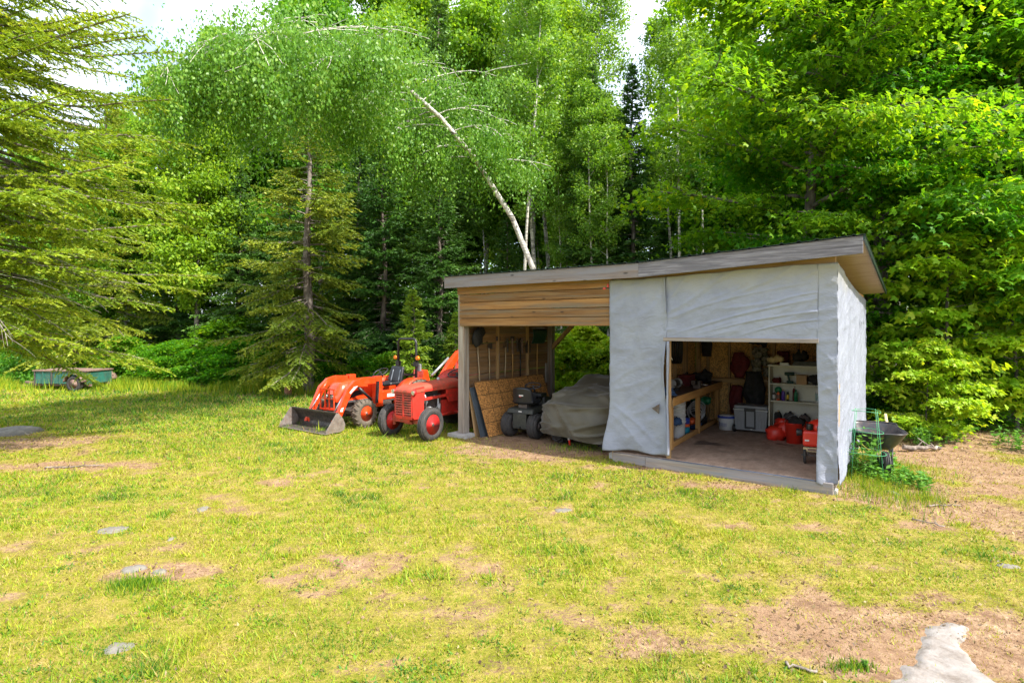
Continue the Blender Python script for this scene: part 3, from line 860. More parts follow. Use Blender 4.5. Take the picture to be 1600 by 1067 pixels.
sheet(XL - .13, .33, -.2, 4.88, 0, .018, 'soffit', 'roof_deck')
# ribbed metal on top
mb = MB()
def rf(u, v):
    x = XL - .15 + u * (7.52); y = -.27 + v * 5.2
    ph = (x * 4.6) % 1.0
    return (x, y, roof_z(x, y) + .035 + (.018 if ph < .16 else 0))
mb.grid(rf, 340, 2, smooth=False); S('metal_roofing', mb, 'metal_green', 0, solid=.004)
# fascia boards
def fascia(x0, x1, mat, seed, d):
    mb = MB(seed); y0, y1 = -.232 - d, -.202
    zt0, zt1 = roof_z(x0, -.2) + .03, roof_z(x1, -.2) + .03
    mb.hexa([(x0, y0, zt0 - .235), (x1, y0, zt1 - .235), (x1, y1, zt1 - .235), (x0, y1, zt0 - .235), (x0, y0, zt0), (x1, y0, zt1), (x1, y1, zt1), (x0, y1, zt0)])
    S('fascia_board', mb, mat, .003)
fascia(XL - .14, -2.802, 'fascia_brown', 11, .0); fascia(-2.80, .34, 'fascia_grey', 12, .006)
mb = MB(2)
for (x, y0, y1) in ((.342, -.235, 4.88),):
    za, zb_ = roof_z(.34, y0), roof_z(.34, y1)
    mb.hexa([(x, y0, za - .03), (x + .02, y0, za - .03), (x + .02, y1, zb_ - .03), (x, y1, zb_ - .03), (x, y0, za + .045), (x + .02, y0, za + .045), (x + .02, y1, zb_ + .045), (x, y1, zb_ + .045)])
S('drip_edge', mb, 'metal_green', 0)

# lintel board and door edge battens
mb = MB(31); mb.box(-2.44, -.20, -.075, -.035, 2.085, 2.145); S('lintel', mb, 'sill', .003)
mb = MB(33); mb.box(-2.42, -.2, -.03, .02, 2.10, 2.24); S('header_beam', mb, 'frame_wood_x', .003)
mb = MB(35); mb.box(-2.41, -2.35, -.01, .05, FZ, 2.09); S('door_stud', mb, 'frame_wood', .003)

# tarps
def crease(x, z, sd, amp=1.0):
    p = Vector((x * 1.3, z * 1.3, sd))
    a = mnoise.noise(p) * .018
    q = Vector(((x + z * .55) * .9, (z - x * .35) * 4.2, sd + 5)); n1 = mnoise.noise(q)
    b = (1 - min(1, abs(n1) * 3.4)) ** 1.6 * .012
    q2 = Vector(((x - z * .5) * 3.1, (z * .8) * 1.4, sd + 9)); b2 = (1 - min(1, abs(mnoise.noise(q2)) * 4)) ** 1.6 * .008
    c = mnoise.noise(Vector((x * 7, z * 7, sd))) * .005
    s_ = 0
    for (x0, z0, x1, z1, am, wd) in CREASES:
        ex, ez = x1 - x0, z1 - z0; L2 = ex * ex + ez * ez; t = ((x - x0) * ex + (z - z0) * ez) / L2
        if -.1 < t < 1.1:
            dd = ((x - x0) * ez - (z - z0) * ex) / math.sqrt(L2) + .05 * math.sin(t * 3.1)
            s_ += am * math.exp(-(dd / wd) ** 2) * math.sin(math.pi * min(1, max(0, (t + .1) / 1.2)))
    return (a * .8 + b + b2 + c + s_) * amp
CREASES = [(-2.2, 2.22, -.1, 2.72, .016, .018), (-1.9, 2.2, 0, 2.55, .012, .014), (-2.3, 2.5, -.2, 2.95, .010, .02), (-1.2, 2.2, 0, 2.42, .014, .012), (-.9, 2.62, 0, 2.80, .012, .015),
           (-3.4, 1.0, -2.5, .35, .018, .02), (-3.4, .85, -2.7, .2, .016, .016), (-3.3, 2.9, -3.1, 1.2, .008, .012), (-3.2, 2.9, -2.7, 1.5, .007, .014), (-.2, 2.0, 0, 1.7, .012, .012), (-.2, 1.5, 0, 1.3, .012, .012), (-.2, 1.0, .0, .7, .014, .014), (-.2, .7, 0, .3, .014, .014)]
def front_panel(x0, x1, z0, z1, sd, name, flare=None, top=None, nu=None):
    def fn(u, v):
        x = x0 + (x1 - x0) * u; zt = z1 if top is None else top(x); zz = z0(x) if callable(z0) else z0
        z = zz + (zt - zz) * v
        y = -.045 - crease(x, z, sd)
        if flare: x, y, z = flare(x, y, z, u, v)
        return (x, y, z)
    mb = MB(); mb.grid(fn, nu or max(6, int((x1 - x0) / .028)), int((z1 - (z0 if not callable(z0) else .2)) / .028)); return S(name, mb, 'tarp', 0, solid=.002)
top = lambda x: 3.12 + .075 * sstep_f(-2.9, 0, x) + .004 * math.sin(x * 9)
def sstep_f(a, b, x):
    t = min(1, max(0, (x - a) / (b - a))); return t * t * (3 - 2 * t)
def fl1(x, y, z, u, v):
    k = sstep_f(1.0, .2, z)
    x -= .075 * k * (1 - u) ** 2 * 1.4
    y -= .05 * k * (1 - .5 * u) + .02 * k * math.sin(u * 9 + z * 7)
    if u > .93: y -= .03 * (u - .93) / .07 * (1 + math.sin(z * 5)); x += .02 * math.sin(z * 3.1) + .035 * k
    return x, y, z
front_panel(XW - .01, -2.40, lambda x: .20 + .05 * (x + 3.4) + .02 * math.sin(x * 8), 3.15, 1.0, 'tarp_panel', fl1, top)
front_panel(-2.425, -.205, lambda x: 2.125 + .003 * math.sin(x * 20), 3.2, 4.0, 'tarp_panel', None, top)
def fl3(x, y, z, u, v):
    k = sstep_f(.6, .1, z); y -= .04 * k * math.sin(u * 5 + 1)
    return x - .012 * math.sin(z * 4) * (1 - u), y, z
front_panel(-.215, .034, lambda x: .14 + .03 * math.sin(x * 14), 3.2, 7.0, 'tarp_panel', fl3, top, nu=14)
def side(u, v):
    y = -.055 + u * (DR + .07); zb_ = .14 + .05 * math.sin(y * 2.3) + .10 * u
    zt = 3.19 - .075 * y - .06 * math.sin(u * math.pi)
    z = zb_ + (zt - zb_) * v
    return (.030 + max(-.006, crease(y + 20, z, 3.0, .7)) + .05 * sstep_f(.7, .1, z) * (1 + math.sin(y * 4)) * .5, y, z)
mb = MB(); mb.grid(side, 120, 96); S('tarp_panel', mb, 'tarp', 0, solid=.002)
# rolled edge flap at the left of the opening
def flap(u, v):
    z = .24 + 1.84 * v; a = u * 2.4
    r = .05 + .012 * math.sin(z * 4)
    return (-2.40 + r * math.sin(a) * 1.3, -.055 - r * (1 - math.cos(a)) + crease(u, z, 8.0) * .8, z - .0)
mb = MB(); mb.grid(flap, 10, 60); S('tarp_flap', mb, 'tarp', 0, solid=.002)
mb = MB(); mb.prism([(-2.62, .98), (-2.50, .90), (-2.49, 1.06)], -.112, -.095); S('corner_patch', mb, 'iron', 0)
# loft boards stored overhead inside the opening
for i, (x, w, z, mt, sd) in enumerate([(-2.3, .35, 2.26, 'dark', 1), (-1.55, .5, 2.27, 'frame_wood_x', 2), (-1.0, .32, 2.25, 'shelf_white', 3), (-.6, .42, 2.22, 'frame_wood_x', 4)]):
    mb = MB(sd); mb.box(x, x + w, .3, 1.5, z, z + .05 + .01 * i); o = S('loft_board', mb, mt, .003)
for y in (.34, 1.4):
    mb = MB(int(y * 9)); mb.box(XW + .1, -.12, y - .02, y + .02, 2.13 + .0, 2.218); S('loft_joist', mb, 'frame_wood_x', .003)
# red marker tape on the siding
mb = MB(); mb.box(-3.47, -3.44, -.030, -.024, 3.0, 3.06); mb.box(-3.55, -3.50, -.030, -.024, 2.97, 3.0); S('tape_mark', mb, 'red_plastic', 0)
# ------------------------------------------------------------------ things in and around the shed
def ST(name, label, cat, x, y, z=0.0, dr=0.0, group=None):
    return thing(name, label, cat, SP(x, y, z), SH_ROT + dr, group)
def one(mb, name, label, cat, mat, x, y, z=0.0, dr=0.0, group=None, bevel=.003):
    o = mb.build(name, M[mat], None, bevel, loc=SP(x, y, z), rotz=SH_ROT + dr)
    return tag(o, label, cat, group)
def P(mb, name, mat, t, bevel=0, solid=0): return mb.build(name, M[mat], t, bevel, solid)

# workbench along the partition
t = ST('workbench', 'long timber workbench with bare two by four legs inside the shed', 'workbench', 0, 0, 0)
mb = MB(1); mb.hexa([(-3.30, .60, 1.05), (-2.52, .60, 1.05), (-2.72, 4.2, 1.05), (-3.30, 4.2, 1.05), (-3.30, .60, 1.09), (-2.52, .60, 1.09), (-2.72, 4.2, 1.09), (-3.30, 4.2, 1.09)]); P(mb, 'bench_top', 'bench_top', t, .003)
mb = MB(2); mb.hexa([(-2.56, .60, .94), (-2.515, .60, .94), (-2.715, 4.2, .94), (-2.76, 4.2, .94), (-2.56, .60, 1.085), (-2.515, .60, 1.085), (-2.715, 4.2, 1.085), (-2.76, 4.2, 1.085)]); P(mb, 'apron', 'bench_wood', t, .003)
mb = MB(3); mb.box(-3.28, -2.52, .565, .598, .93, 1.06); P(mb, 'end_rail', 'frame_wood_x', t, .003)
for i, (x, y) in enumerate([(-2.60, .62), (-2.71, 2.46), (-2.80, 4.05), (-3.25, .62), (-3.25, 4.05)]):
    mb = MB(10 + i); mb.box(x - .045, x + .045, y, y + .09 if i != 1 else y + .05, FZ, .93); P(mb, 'leg', 'bench_leg', t, .004)
mb = MB(5); mb.bar((-2.62, .8, .22), (-2.80, 4.0, .22), .04, .09); P(mb, 'foot_rail', 'bench_wood', t, .003)

# things on and above the bench
mb = MB(1); mb.ball((0, 0, .07), .15, .12, .075, 14, jit=.25); mb.ball((.12, -.03, .03), .09, .07, .02, 10)
one(mb, 'cap', 'crumpled dark blue cap lying on the near end of the workbench', 'cap', 'blue_cloth', -2.72, .80, 1.09)
def clutter(name, label, cat, x, y, z, s, mat, seed, dr=0):
    rng = random.Random(seed); mb = MB(seed)
    for i in range(4):
        a, b = rng.uniform(-.5, .5) * s, rng.uniform(-.5, .5) * s
        mb.ball((a, b, s * rng.uniform(.25, .5)), s * rng.uniform(.25, .5), s * rng.uniform(.2, .4), s * rng.uniform(.2, .45), 12, jit=.35)
    return one(mb, name, label, cat, mat, x, y, z, dr, bevel=0)
t = ST('bench_grinder', 'dark bench grinder with two wheels halfway along the workbench', 'tool', -2.9, 1.7, 1.09)
mb = MB(); mb.box(-.08, .08, -.07, .07, 0, .05); mb.cyl((0, -.13, .14), (0, .13, .14), .07, n=18); P(mb, 'motor', 'black', t, .004)
for s in (-1, 1):
    mb = MB(); mb.cyl((0, s * .14, .14), (0, s * .18, .14), .09, n=20); P(mb, 'wheel', 'galv', t, .004)
    mb = MB(); mb.box(.05, .13, s * .16 - .03, s * .16 + .03, .10, .115); P(mb, 'tool_rest', 'iron', t)
t = ST('vise', 'small iron vise bolted to the middle of the workbench', 'vise', -2.68, 2.35, 1.09)
mb = MB(); mb.box(-.07, .07, -.05, .05, 0, .07); mb.box(-.10, -.02, -.07, .07, .07, .15); P(mb, 'body', 'iron', t, .006)
mb = MB(); mb.box(.03, .08, -.07, .07, .06, .15); P(mb, 'jaw', 'iron', t, .005)
mb = MB(); mb.cyl((.08, 0, .08), (.2, 0, .08), .012); mb.cyl((.19, -.08, .08), (.19, .08, .08), .007); P(mb, 'screw_handle', 'chrome', t)
t = ST('toolbox', 'dark red toolbox on the workbench against the partition', 'toolbox', -3.08, 2.9, 1.09, .1)
mb = MB(); mb.box(-.12, .12, -.25, .25, 0, .17); P(mb, 'case', 'red_dark', t, .006)
mb = MB(); mb.box(-.122, .122, -.252, .252, .172, .22); P(mb, 'lid', 'red_dark', t, .02)
mb = MB(); mb.tube([(0, -.1, .22), (0, -.09, .26), (0, .09, .26), (0, .1, .22)], .009, 6); P(mb, 'handle', 'black', t)
clutter('rag_pile', 'heap of dark rags on the far end of the workbench', 'rags', -3.0, 3.7, 1.09, .3, 'dark', 5)
# on the partition wall over the bench: coiled cable, white bottle and strap (seen from the opening)
mb = MB()
for k in range(5): mb.tube([(0, .22 * math.cos(a), .30 * math.sin(a) + .0) for a in [2 * math.pi * j / 24 for j in range(24)]], .018 + .004 * (k % 2), 6, TR(.03 + .03 * k, .02 * k, 0, .05 * k), closed=True)
one(mb, 'coiled_hose', 'black coiled hose hanging high on the wall over the workbench', 'hose', 'black', -3.28, 2.6, 1.86, bevel=0)
t = ST('glove', 'white and yellow work glove hung on the door frame over the bench', 'glove', -2.74, .60, 1.72)
mb = MB(); mb.ball((0, 0, 0), .035, .02, .09, 10, jit=.1)
for k in range(4): mb.tube([(-.028 + .018 * k, 0, -.05), (-.03 + .019 * k, .005, -.12 - .012 * (1.5 - abs(k - 1.5)))], [.010, .008], 6)
mb.tube([(.03, 0, 0), (.058, .0, -.05)], [.011, .009], 6); P(mb, 'palm', 'white_plastic', t)
mb = MB(); mb.lathe([(.030, .05), (.036, .10), (.033, .12)], n=12); P(mb, 'cuff', 'yellow', t, solid=.003)
t = ST('strap', 'pale curved strap hung above the workbench near the opening', 'strap', -2.72, .95, 1.82)
mb = MB(); mb.tube([(0, 0, .12), (.0, .0, .02), (.02, .01, -.06), (.05, .02, -.1)], [.008, .014, .014, .008], 6); P(mb, 'webbing', 'white_plastic', t)
mb = MB(); mb.tube([(0, 0, .12), (.01, 0, .15), (0, .01, .17)], .004, 6); P(mb, 'hook', 'chrome', t)
mb = MB()
mb.lathe([(.001, 0), (.10, 0), (.12, .30), (.10, .34), (.04, .36), (.001, .36)], n=16)
one(mb, 'dark_canister', 'dark canister hanging on the back corner behind the workbench', 'canister', 'dark', -3.0, 4.0, 1.65)

# under the bench: bucket tower, layered tin, heap
bucket_prof = [(.001, 0), (.125, 0), (.128, .01), (.148, .36), (.156, .362), (.156, .375), (.142, .376), (.138, .34), (.118, .02), (.001, .018)]
def pail(name, label, cat, x, y, z, mat='white_plastic', h=1.0, handle=True, r=1.0, group=None):
    t = ST(name, label, cat, x, y, z, random.Random(int(x * 99 + z * 50)).uniform(-.5, .5), group)
    mb = MB(); mb.lathe([(a * r, b * h) for a, b in bucket_prof]); P(mb, 'shell', mat, t)
    mb = MB(); mb.lathe([(.152 * r, .30 * h), (.159 * r, .30 * h), (.159 * r, .33 * h), (.152 * r, .33 * h)], n=28); P(mb, 'rim_band', mat, t)
    if handle:
        mb = MB(); mb.tube([(.158 * r * math.cos(a), .02, .31 * h - .12 * math.sin(a)) for a in [math.pi * j / 12 for j in range(13)]], .003, 5, TR(0, -.13 * r, 0)); P(mb, 'handle', 'galv', t)
    return t
NAMES = ['bottom white pail in the nested stack under the workbench', 'second pail up in the nested white stack under the workbench', 'third pail up in the nested white stack under the workbench',
         'fourth pail up in the nested white stack under the workbench', 'fifth pail up in the nested white stack under the workbench', 'topmost cream pail of the nested stack under the workbench']
for k in range(6):
    pail('pail', NAMES[k], 'pail', -2.88, 1.84, FZ + .095 * k + (.0 if k == 0 else .03), 'white_plastic' if k < 4 else 'shelf_white', 1.0, k == 0, .92, group='nested pails under the workbench')
t = ST('paint_tin', 'teal tin with an orange and blue band under the workbench', 'tin', -2.88, 2.20, FZ)
mb = MB(); mb.lathe([(.001, 0), (.10, 0), (.10, .16)]); P(mb, 'can', 'teal', t)
mb = MB(); mb.lathe([(.102, .16), (.102, .22)]); P(mb, 'band', 'orange_band', t)
mb = MB(); mb.lathe([(.10, .22), (.10, .30), (.095, .33), (.001, .335)]); P(mb, 'lid', 'blue_plastic', t)
clutter('jacket', 'dark blue bundle tucked beside the pail stack under the workbench', 'jacket', -2.84, 1.55, FZ + .28, .20, 'blue_cloth', 14)
clutter('rope_heap', 'heap of dark hoses and cords under the far half of the workbench', 'hoses', -2.98, 3.2, FZ, .52, 'dark', 11)
mb = MB(3)
for k in range(7):
    rr = .14 + .02 * (k % 4)
    mb.tube([(rr * math.cos(a), rr * .9 * math.sin(a), .02 * math.sin(2 * a)) for a in [2 * math.pi * j / 22 for j in range(22)]], .014, 6, TR(.0, .02 * k - .05, .25 + .025 * k, rx=1.1 + .1 * k, rz=.8), closed=True)
one(mb, 'garden_hose', 'pale and grey coiled hose on the heap under the workbench', 'hose', 'galv', -2.90, 2.95, FZ + .02, bevel=0)
clutter('green_bag', 'green plastic bag on top of the heap under the workbench', 'bag', -3.0, 3.4, FZ + .42, .28, 'green_plastic', 21)
mb = MB(2); mb.ball((0, 0, .10), .13, .11, .10, 12, jit=.2)
one(mb, 'blue_rag', 'blue rag on the floor against the bench foot rail', 'rag', 'blue_cloth', -2.86, 2.80, FZ, bevel=0)
mb = MB(2); mb.ball((0, 0, .10), .08, .08, .08, 12, jit=.2)
one(mb, 'orange_bag', 'small orange bag beside the middle bench leg', 'bag', 'orange_band', -2.88, 2.66, FZ + .10, bevel=0)

# white pail with blue lid
t = ST('tub', 'short white tub with a blue rimmed lid in front of the back wall', 'tub', -2.36, 3.30, FZ, -.2)
mb = MB(); mb.lathe([(.001, 0), (.16, 0), (.175, .25), (.18, .27)]); P(mb, 'shell', 'white_plastic', t)
mb = MB(); mb.lathe([(.186, .245), (.19, .25), (.19, .285), (.17, .29)]); P(mb, 'lid_ring', 'blue_plastic', t)
mb = MB(); mb.lathe([(.172, .286), (.13, .30), (.08, .31), (.001, .312)]); P(mb, 'lid', 'white_plastic', t)
mb = MB(); mb.tube([(.19 * math.cos(a), -.19 * abs(math.sin(a)) * .9 - .01, .26 - .10 * math.sin(a)) for a in [math.pi * j / 12 for j in range(13)]], .004, 5); P(mb, 'handle', 'white_plastic', t)
mb = MB()
for a0, w, z0, z1 in ((-2.15, .12, .07, .17), (-1.9, .04, .08, .15), (-1.78, .04, .08, .15), (-1.66, .04, .08, .15), (-1.50, .04, .08, .15), (-1.38, .04, .08, .15), (-1.25, .05, .08, .15)):
    n = 4
    mb.grid(lambda u, v: ((.1755 + (z0 + (z1 - z0) * v) * .055 - .008) * math.cos(a0 + w * u), (.1755 + (z0 + (z1 - z0) * v) * .055 - .008) * math.sin(a0 + w * u), z0 + (z1 - z0) * v), n, 1)
P(mb, 'print', 'blue_plastic', t)

# grey wheeled cooler
t = ST('cooler', 'big grey wheeled cooler with a black tow handle on the shed floor', 'cooler', -1.86, 3.30, FZ, .04)
W, D, H = .32, .20, .55
mb = MB(); mb.hexa([(-W + .03, -D + .02, .05), (W - .03, -D + .02, .05), (W - .03, D - .02, .05), (-W + .03, D - .02, .05), (-W, -D, H - .10), (W, -D, H - .10), (W, D, H - .10), (-W, D, H - .10)])
for i in range(9):
    x = -.26 + .065 * i
    if abs(x) > .12: mb.box(x, x + .02, -D + .006, -D + .03, .10, H - .14)
P(mb, 'body', 'cooler', t, .018)
mb = MB(); mb.box(-W - .012, W + .012, -D - .012, D + .012, H - .098, H - .068); P(mb, 'rim', 'cooler_lid', t, .006)
mb = MB(); mb.box(-W, W, -D, D, H - .066, H); P(mb, 'lid', 'cooler', t, .022)
mb = MB(); mb.box(-.115, .10, -D - .03, -D - .002, H - .11, H - .045); P(mb, 'latch', 'black', t, .006)
mb = MB(); mb.box(-.105, -.078, -D - .025, -D - .0, .13, H - .112); mb.box(.075, .10, -D - .025, -D - .0, .13, H - .112); mb.box(-.105, .10, -D - .025, -D, .09, .128); P(mb, 'tow_handle', 'black', t, .005)
for s in (-1, 1):
    mb = MB(); mb.cyl((s * (W - .03), -D + .04, .075), (s * (W + .02), -D + .04, .075), .075, n=18); P(mb, 'wheel', 'black', t, .005)
mb = MB(); mb.cyl((.02, -D + .03, .085), (.02, -D - .012, .085), .02); P(mb, 'drain_plug', 'white_plastic', t)

# coats, bags and a saw hanging above the cooler
def cloth_hang(name, label, x, y, z, w, h, mat, seed, d=.10):
    def fn(u, v):
        a = 2 * math.pi * u; k = 1 - .35 * abs(2 * v - .9) ** 2.2
        f = 1 + .55 * mnoise.noise(Vector((math.cos(a) * 1.6, math.sin(a) * 1.6, v * 2.2 + seed)))
        return (w / 2 * k * f * math.cos(a) + .10 * w * mnoise.noise(Vector((v * 3, seed, 0))) * 2, d * k * f * math.sin(a), -h * v + .02 * mnoise.noise(Vector((a, v * 6, seed))))
    mb = MB(); mb.grid(fn, 28, 14)
    n = len(mb.v); mb.f.append(tuple(range(28))); mb.r.append(.5); mb.sm.append(True)
    return one(mb, name, label, 'clothing' if 'coat' in name else 'bag', mat, x, y, z, bevel=0)
cloth_hang('hanging_coat', 'long black coat hanging behind the grey cooler', -2.02, 4.02, 1.35, .42, .92, 'dark', 3, .13)
cloth_hang('hanging_coat', 'dark red coat hanging left of the black coat', -2.33, 4.10, 1.75, .34, .55, 'red_dark', 8, .12)
cloth_hang('hanging_bag', 'red bag hanging below the back rail left of the black coat', -2.38, 4.12, 1.02, .28, .62, 'red_dark', 12, .07)
cloth_hang('hanging_bag', 'small bright red bag hanging between the black coat and the shelf', -1.36, 4.12, 1.02, .17, .42, 'red_plastic', 15, .07)
cloth_hang('hanging_coat', 'dark maroon coat hanging right of the camouflage bundle', -1.45, 4.05, 1.80, .30, .66, 'red_dark', 22, .12)
mb = MB(5)
for i in range(9):
    rng = random.Random(i); mb.ball((rng.uniform(-.14, .14), rng.uniform(-.05, .05), rng.uniform(-.3, .3)), .10, .08, .10, 10, jit=.4)
one(mb, 'camouflage_bundle', 'pale and dark mottled bundle hanging above the black coat', 'clothing', 'camo', -1.86, 4.02, 1.62, bevel=0)
clutter('cap_bundle', 'black hat on the hook above the mottled bundle', 'hat', -1.9, 4.05, 1.92, .22, 'dark', 31)

# cream bookcase with its things
t = ST('bookcase', 'cream painted wooden bookcase with four levels of workshop supplies', 'bookcase', -1.50, 3.05, FZ, .0)
BW, BD, BH = 1.20, .30, 1.40
for x in (0, BW - .025):
    mb = MB(); mb.box(x, x + .025, 0, BD, 0, BH - .032); P(mb, 'side_panel', 'shelf_white', t, .003)
mb = MB(); mb.box(-.015, BW + .015, -.015, BD, BH - .03, BH); P(mb, 'top', 'shelf_white', t, .003)
for z in (.14, .70, 1.04):
    mb = MB(); mb.box(.027, BW - .027, .004, BD - .012, z - .022, z); P(mb, 'shelf', 'shelf_white', t, .003)
mb = MB(); mb.box(.027, BW - .027, .01, .025, 0, .116); P(mb, 'kick_board', 'shelf_white', t, .003)
mb = MB(); mb.box(.027, BW - .027, BD - .010, BD - .002, .118, BH - .033); P(mb, 'back_panel', 'shelf_white', t, 0)
BX, BY = -1.50, 3.05
def bottle(label, x, lvl, r, h, mat, cap='black', neck=.4, y=.12, name='spray_can', cat='spray can', wrap=None):
    t = ST(name, label, cat, BX + x, BY + y, FZ + lvl)
    mb = MB(); mb.lathe([(.001, 0), (r, 0), (r, h * .72), (r * .8, h * .8), (r * neck, h * .84), (r * neck, h * .9)], n=16); P(mb, 'body', mat, t)
    mb = MB(); mb.lathe([(r * neck * 1.15, h * .88), (r * neck * 1.15, h), (.001, h + .002)], n=14); P(mb, 'cap', cap, t)
    if wrap:
        mb = MB(); mb.lathe([(r * 1.02, h * .15), (r * 1.02, h * .6)], n=16); P(mb, 'label', wrap, t)
b_ = bottle
b_('dark spray can with a pale band, at the left end of the middle shelf', .075, .70, .028, .17, 'iron', 'chrome', .6, wrap='sticker')
b_('orange and brown spray can, second along the middle shelf', .155, .70, .030, .18, 'orange_band', 'black', .6, wrap='rust')
b_('purple spray can on the middle shelf of the bookcase', .245, .70, .032, .22, 'purple', 'tan', .5)
b_('slim can with a yellow band beside the purple can', .325, .70, .022, .20, 'black', 'chrome', .6, wrap='yellow')
b_('green glass bottle standing on the middle shelf', .47, .70, .036, .22, 'green_plastic', 'green_plastic', .4, name='bottle', cat='bottle')
b_('thin pinkish bottle behind the green bottle', .42, .70, .024, .28, 'red_dark', 'sticker', .4, y=.2, name='bottle', cat='bottle')
b_('tall white spray bottle with a printed label on the middle shelf', .86, .70, .05, .31, 'white_plastic', 'white_plastic', .55, y=.10, name='bottle', cat='bottle', wrap='sticker_teal')
b_('white plastic bottle by the right side of the bookcase', 1.0, .70, .045, .28, 'white_plastic', 'white_plastic', .55, y=.12, name='bottle', cat='bottle')
b_('dark oil bottle behind the spray cans on the middle shelf', .2, .70, .03, .2, 'dark', 'black', .5, y=.22, name='bottle', cat='bottle')
mb = MB(); mb.ball((0, 0, .07), .07, .07, .07, 14)
one(mb, 'green_ball', 'teal green plastic ball resting behind the spray cans', 'ball', 'green_plastic', BX + .14, BY + .20, FZ + .82)
mb = MB(); mb.box(-.09, .09, -.08, .08, 0, .17); mb.box(-.093, .093, -.083, -.02, .172, .18); mb.box(-.093, .093, .02, .083, .172, .18)
one(mb, 'cardboard_box', 'brown cardboard box on the upper shelf of the bookcase', 'box', 'card', BX + .58, BY + .12, FZ + 1.04)
t = ST('drill', 'black and green cordless drill set on the upper shelf beside the cardboard box', 'drill', BX + .36, BY + .12, FZ + 1.04, .4)
mb = MB(); mb.cyl((-.09, 0, .19), (.08, 0, .19), .033, n=14); mb.bar((0, 0, .04), (-.03, 0, .17), .04, .035); mb.box(-.05, .06, -.04, .04, 0, .05); P(mb, 'body', 'dark_green', t, .005)
mb = MB(); mb.cyl((.08, 0, .19), (.13, 0, .19), .022, .014, 12); mb.cyl((.13, 0, .19), (.19, 0, .19), .004, n=8); P(mb, 'chuck', 'chrome', t)
clutter('tool_bag', 'black tool bag at the right end of the upper shelf', 'bag', BX + .86, BY + .14, FZ + 1.05, .26, 'dark', 41)
clutter('small_tools', 'dark red oily gloves at the left end of the upper shelf', 'gloves', BX + .16, BY + .12, FZ + 1.04, .14, 'red_dark', 43)
def jug(label, x, y, z, w, d, h, mat, cap='black', dr=0):
    t = ST('jug', label, 'jug', x, y, z, dr)
    mb = MB(); mb.hexa([(-w / 2, -d / 2, 0), (w / 2, -d / 2, 0), (w / 2, d / 2, 0), (-w / 2, d / 2, 0), (-w / 2, -d / 2, h * .72), (w / 2, -d / 2, h * .72), (w / 2, d / 2, h * .72), (-w / 2, d / 2, h * .72)])
    mb.hexa([(-w / 2, -d / 2, h * .72), (w / 2, -d / 2, h * .72), (w / 2, d / 2, h * .72), (-w / 2, d / 2, h * .72), (-w * .18, -d / 4, h * .92), (w * .22, -d / 4, h * .92), (w * .22, d / 4, h * .92), (-w * .18, d / 4, h * .92)])
    P(mb, 'body', mat, t, .012)
    mb = MB(); mb.cyl((w * .05, 0, h * .92), (w * .05, 0, h), .022, n=14); P(mb, 'cap', cap, t)
    mb = MB(); mb.tube([(-w * .42, 0, h * .55), (-w * .52, 0, h * .75), (-w * .3, 0, h * .9)], .012, 6); P(mb, 'handle', mat, t)
jug('black oil jug in the middle of the lowest bookcase shelf', BX + .36, BY + .12, FZ + .14, .20, .13, .36, 'black')
jug('black oil jug at the left end of the lowest bookcase shelf', BX + .15, BY + .13, FZ + .14, .12, .16, .36, 'dark', 'tan')
jug('dark jug behind the red bucket on the lowest bookcase shelf', BX + .62, BY + .16, FZ + .14, .18, .13, .34, 'iron')
# on top of the bookcase
mb = MB(); mb.box(-.08, .08, -.05, .05, 0, .045); one(mb, 'small_box', 'small white carton on top of the bookcase', 'box', 'white_plastic', BX + .28, BY + .08, FZ + 1.40)
mb = MB(); mb.box(-.30, .30, -.10, .10, 0, .05); mb.box(-.28, .2, -.09, .09, .052, .08); one(mb, 'folded_sheet', 'folded grey green sheeting on top of the bookcase', 'sheeting', 'mower_deck', BX + .72, BY + .14, FZ + 1.40)
clutter('yellow_cloth', 'yellowish cloth heap above the left end of the bookcase', 'cloth', BX + .10, BY + .2, FZ + 1.42, .18, 'tan', 51)
clutter('dark_helmet', 'dark bundle on the folded sheeting on top of the bookcase', 'bundle', BX + .55, BY + .2, FZ + 1.48, .22, 'dark', 53)
b_('green upright bottle on top of the bookcase', .50, 1.41, .04, .3, 'dark_green', 'black', .5, y=.24, name='bottle', cat='bottle')

# red bucket full of things
t = ST('red_bucket', 'red plastic bucket full of dark odds and ends by the bookcase', 'bucket', -.96, 2.60, FZ)
mb = MB(); mb.lathe([(.001, 0), (.13, 0), (.165, .36), (.175, .365), (.172, .375), (.155, .37), (.125, .03), (.001, .03)]); P(mb, 'shell', 'red_plastic', t)
mb = MB(); mb.tube([(.17 * math.cos(a), .17 * math.sin(a) * .9, .35 + .14 * math.sin(a)) for a in [math.pi * j / 12 for j in range(13)]], .004, 5); P(mb, 'handle', 'galv', t)
clutter('glove_heap', 'dark gloves and straps heaped in the red bucket', 'gloves', -.96, 2.60, FZ + .30, .24, 'dark', 61)
clutter('red_bag', 'red crumpled bag standing behind the red bucket', 'bag', -1.12, 2.82, FZ + .0, .44, 'red_plastic', 63)
